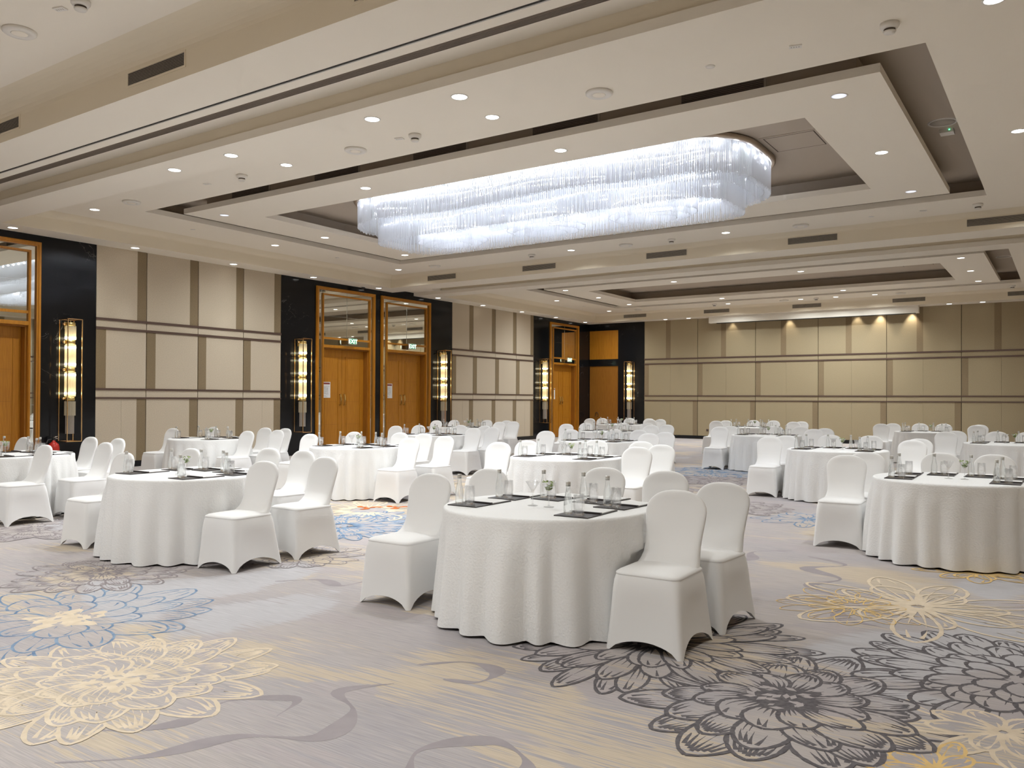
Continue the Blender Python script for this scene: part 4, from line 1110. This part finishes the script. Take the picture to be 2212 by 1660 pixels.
for i, (T, (x, y)) in enumerate(TPOS.items()):
    t = empty('round_table', (x, y, 0)); tag(t, 'round table under floor-length white cloth, the '+NAMES[T], 'table', 'round banquet tables')
    place(cloth_mesh(i*3+1, chairs_at.get(T, [])), 'tablecloth', t)
    place(top_me, 'tabletop', t); place(ped_me, 'pedestal', t)

# ------------------------------------------------------------------ table settings
b = MB(); b.box(-.122, .122, -.215, .215, 0, .006); folio_me = b.mesh('writing_folio', M['leather'])
b = MB(); b.box(-.108, .112, -.012, .205, .006, .011); pad_me = b.mesh('notepad', M['paper'])
b = MB(); b.box(-.105, .12, -.036, -.014, .006, .016); bar_me = b.mesh('pen_holder', M['leather'])
b = MB(); b.lathe([(.001, .004), (.022, .002), (.028, .006), (.0295, .02), (.029, .075), (.0265, .10), (.021, .125), (.0155, .15), (.0135, .175), (.0135, .186), (.001, .186)], 20); bottle_me = b.mesh('water_bottle', M['water_glass'])
b = MB(); b.lathe([(.0155, .180), (.0158, .206), (.014, .209), (.001, .209)], 16); cap_me = b.mesh('cap', M['cap'])
b = MB()
seg = 24; prof = [(.001, .0), (.026, .001), (.032, .008), (.0345, .028), (.0355, .06), (.036, .135), (.0335, .1355), (.0325, .06), (.030, .026), (.024, .018), (.001, .017)]
R = []
for r, z in prof:
    R.append([((r+(.0014 if (j % 2 and .004 < z < .07 and r > .031) else 0))*cos(2*pi*j/seg), (r+(.0014 if (j % 2 and .004 < z < .07 and r > .031) else 0))*sin(2*pi*j/seg), z) for j in range(seg)])
b.rings(R, 0, True, True); tumbler_me = b.mesh('tumbler', M['glass'])
b = MB(); b.lathe([(.001, .001), (.036, .001), (.036, .003), (.010, .008), (.0045, .016), (.0042, .09), (.008, .098), (.052, .170), (.0505, .1705), (.006, .102), (.001, .101)], 24); martini_me = b.mesh('cocktail_glass', M['glass'])
b = MB(); r_ = random.Random(9)
for k in range(46):
    a = r_.uniform(0, 2*pi); z = r_.uniform(.118, .178); rr = min(.045, (z-.10)*.62)*sqrt(r_.random()); th = r_.uniform(0, 2*pi); l = r_.uniform(.010, .018); tl = r_.uniform(-.8, .8)
    c = Vector((rr*cos(a), rr*sin(a), z)); u = Vector((cos(th), sin(th), tl)).normalized(); v = u.cross(Vector((sin(tl*5), cos(tl*3), 1))).normalized()
    nrm = u.cross(v)
    b.poly([tuple(c-u*l), tuple(c-u*l*.3+v*l*.5+nrm*.003), tuple(c+u*l*.4+v*l*.42+nrm*.003), tuple(c+u*l), tuple(c+u*l*.4-v*l*.42+nrm*.003), tuple(c-u*l*.3-v*l*.5+nrm*.003)])
mint_me = b.mesh('mint_garnish', M['leaf'])
PLACES = dict(L1=(-.44, -.21), L2=(-.445, .275), B1=(-.15, .43), B2=(.185, .43), R1=(.44, -.21), R2=(.455, .265))
PLTXT = dict(L1='front-left', L2='rear-left', B1='back-left', B2='back-right', R1='front-right', R2='rear-right')
rng = random.Random(12)
ZT = TH+.0005
for T, (tx, ty) in TPOS.items():
    for s, (dx, dy) in PLACES.items():
        rz = rng.uniform(-.07, .07); jx, jy = rng.uniform(-.01, .01), rng.uniform(-.012, .012)
        fx, fy = tx+dx+jx, ty+dy+jy
        o = place(folio_me, 'writing_folio', None, (fx, fy, ZT), rz)
        place(pad_me, 'notepad', o); place(bar_me, 'pen_holder', o)
        nm = NAMES[T]; p = PLTXT[s]
        tag(o, 'black folio with white notepad at the %s place of the %s' % (p, nm), 'writing folio', 'folios on the tables')
        def loc(lx, ly): return (fx+lx*cos(rz)-ly*sin(rz), fy+lx*sin(rz)+ly*cos(rz), ZT+.0065)
        o = place(bottle_me, 'water_bottle', None, loc(-.062+rng.uniform(-.008, .008), -.14+rng.uniform(-.012, .012)), rng.random()*6)
        place(cap_me, 'cap', o)
        tag(o, 'clear water bottle with silver cap at the %s place of the %s' % (p, nm), 'bottle', 'water bottles on the tables')
        o = place(tumbler_me, 'tumbler', None, loc(.028+rng.uniform(-.006, .006), -.16+rng.uniform(-.01, .01)), rng.random()*6)
        tag(o, 'cut glass tumbler at the %s place of the %s' % (p, nm), 'glass', 'tumblers on the tables')
    ax, ay = tx-.05+rng.uniform(-.02, .02), ty-.07+rng.uniform(-.04, .04)
    o = place(martini_me, 'cocktail_glass', None, (ax, ay, ZT)); tag(o, 'empty stemmed cocktail glass at the middle of the %s' % nm, 'cocktail glass', 'cocktail glasses on the tables')
    ax += .135; ay += rng.uniform(-.015, .015)
    o = place(martini_me, 'cocktail_glass', None, (ax, ay, ZT)); tag(o, 'stemmed cocktail glass holding green mint at the middle of the %s' % nm, 'cocktail glass', 'cocktail glasses on the tables')
    o = place(mint_me, 'mint_garnish', None, (ax, ay, ZT), rng.random()*6); tag(o, 'green mint sprigs filling the cocktail glass on the %s' % nm, 'herb', 'mint on the tables')

# ------------------------------------------------------------------ fire extinguisher, socket
o = empty('fire_extinguisher', (XL+.16, 8.45, 0)); o.scale = (1.2, 1.2, 1.22); tag(o, 'red fire extinguisher standing by the black wall behind the left table', 'fire extinguisher')
b = MB(); b.lathe([(.085, 0), (.09, .01), (.09, .42), (.075, .47), (.04, .50), (.025, .51), (.025, .53)], 20); b.build('cylinder', M['red'], o)
b = MB(); b.box(-.02, .02, -.02, .02, .53, .575); vv = b.build('valve', M['black'], o)
b = MB(); b.tube([(0, 0, .575), (.0, .08, .60)], .009, 6); b.tube([(0, 0, .565), (.0, .085, .555)], .008, 6); b.build('lever', M['chrome'], vv)
b = MB(); b.tube([(0, -.02, .55), (0, -.09, .54), (.01, -.13, .46), (.02, -.125, .30), (.02, -.11, .18)], .011, 8); b.build('hose', M['black'], o)
b = MB(); b.box(.088, .092, -.05, .05, .14, .32); b.build('label_plate', M['paper'], o)
o = empty('wall_socket', (-11.71, YF, .35)); tag(o, 'small dark wall socket low on the far wall', 'socket')
b = MB(); b.box(-.045, .045, -.012, 0, -.045, .045); b.build('plate', M['rail'], o)
b = MB(); b.box(-.025, -.008, -.014, -.012, -.02, .02); b.box(.008, .025, -.014, -.012, -.02, .02); b.build('outlet', M['black'], o)
if '_u' in dl_on: del dl_on['_u']
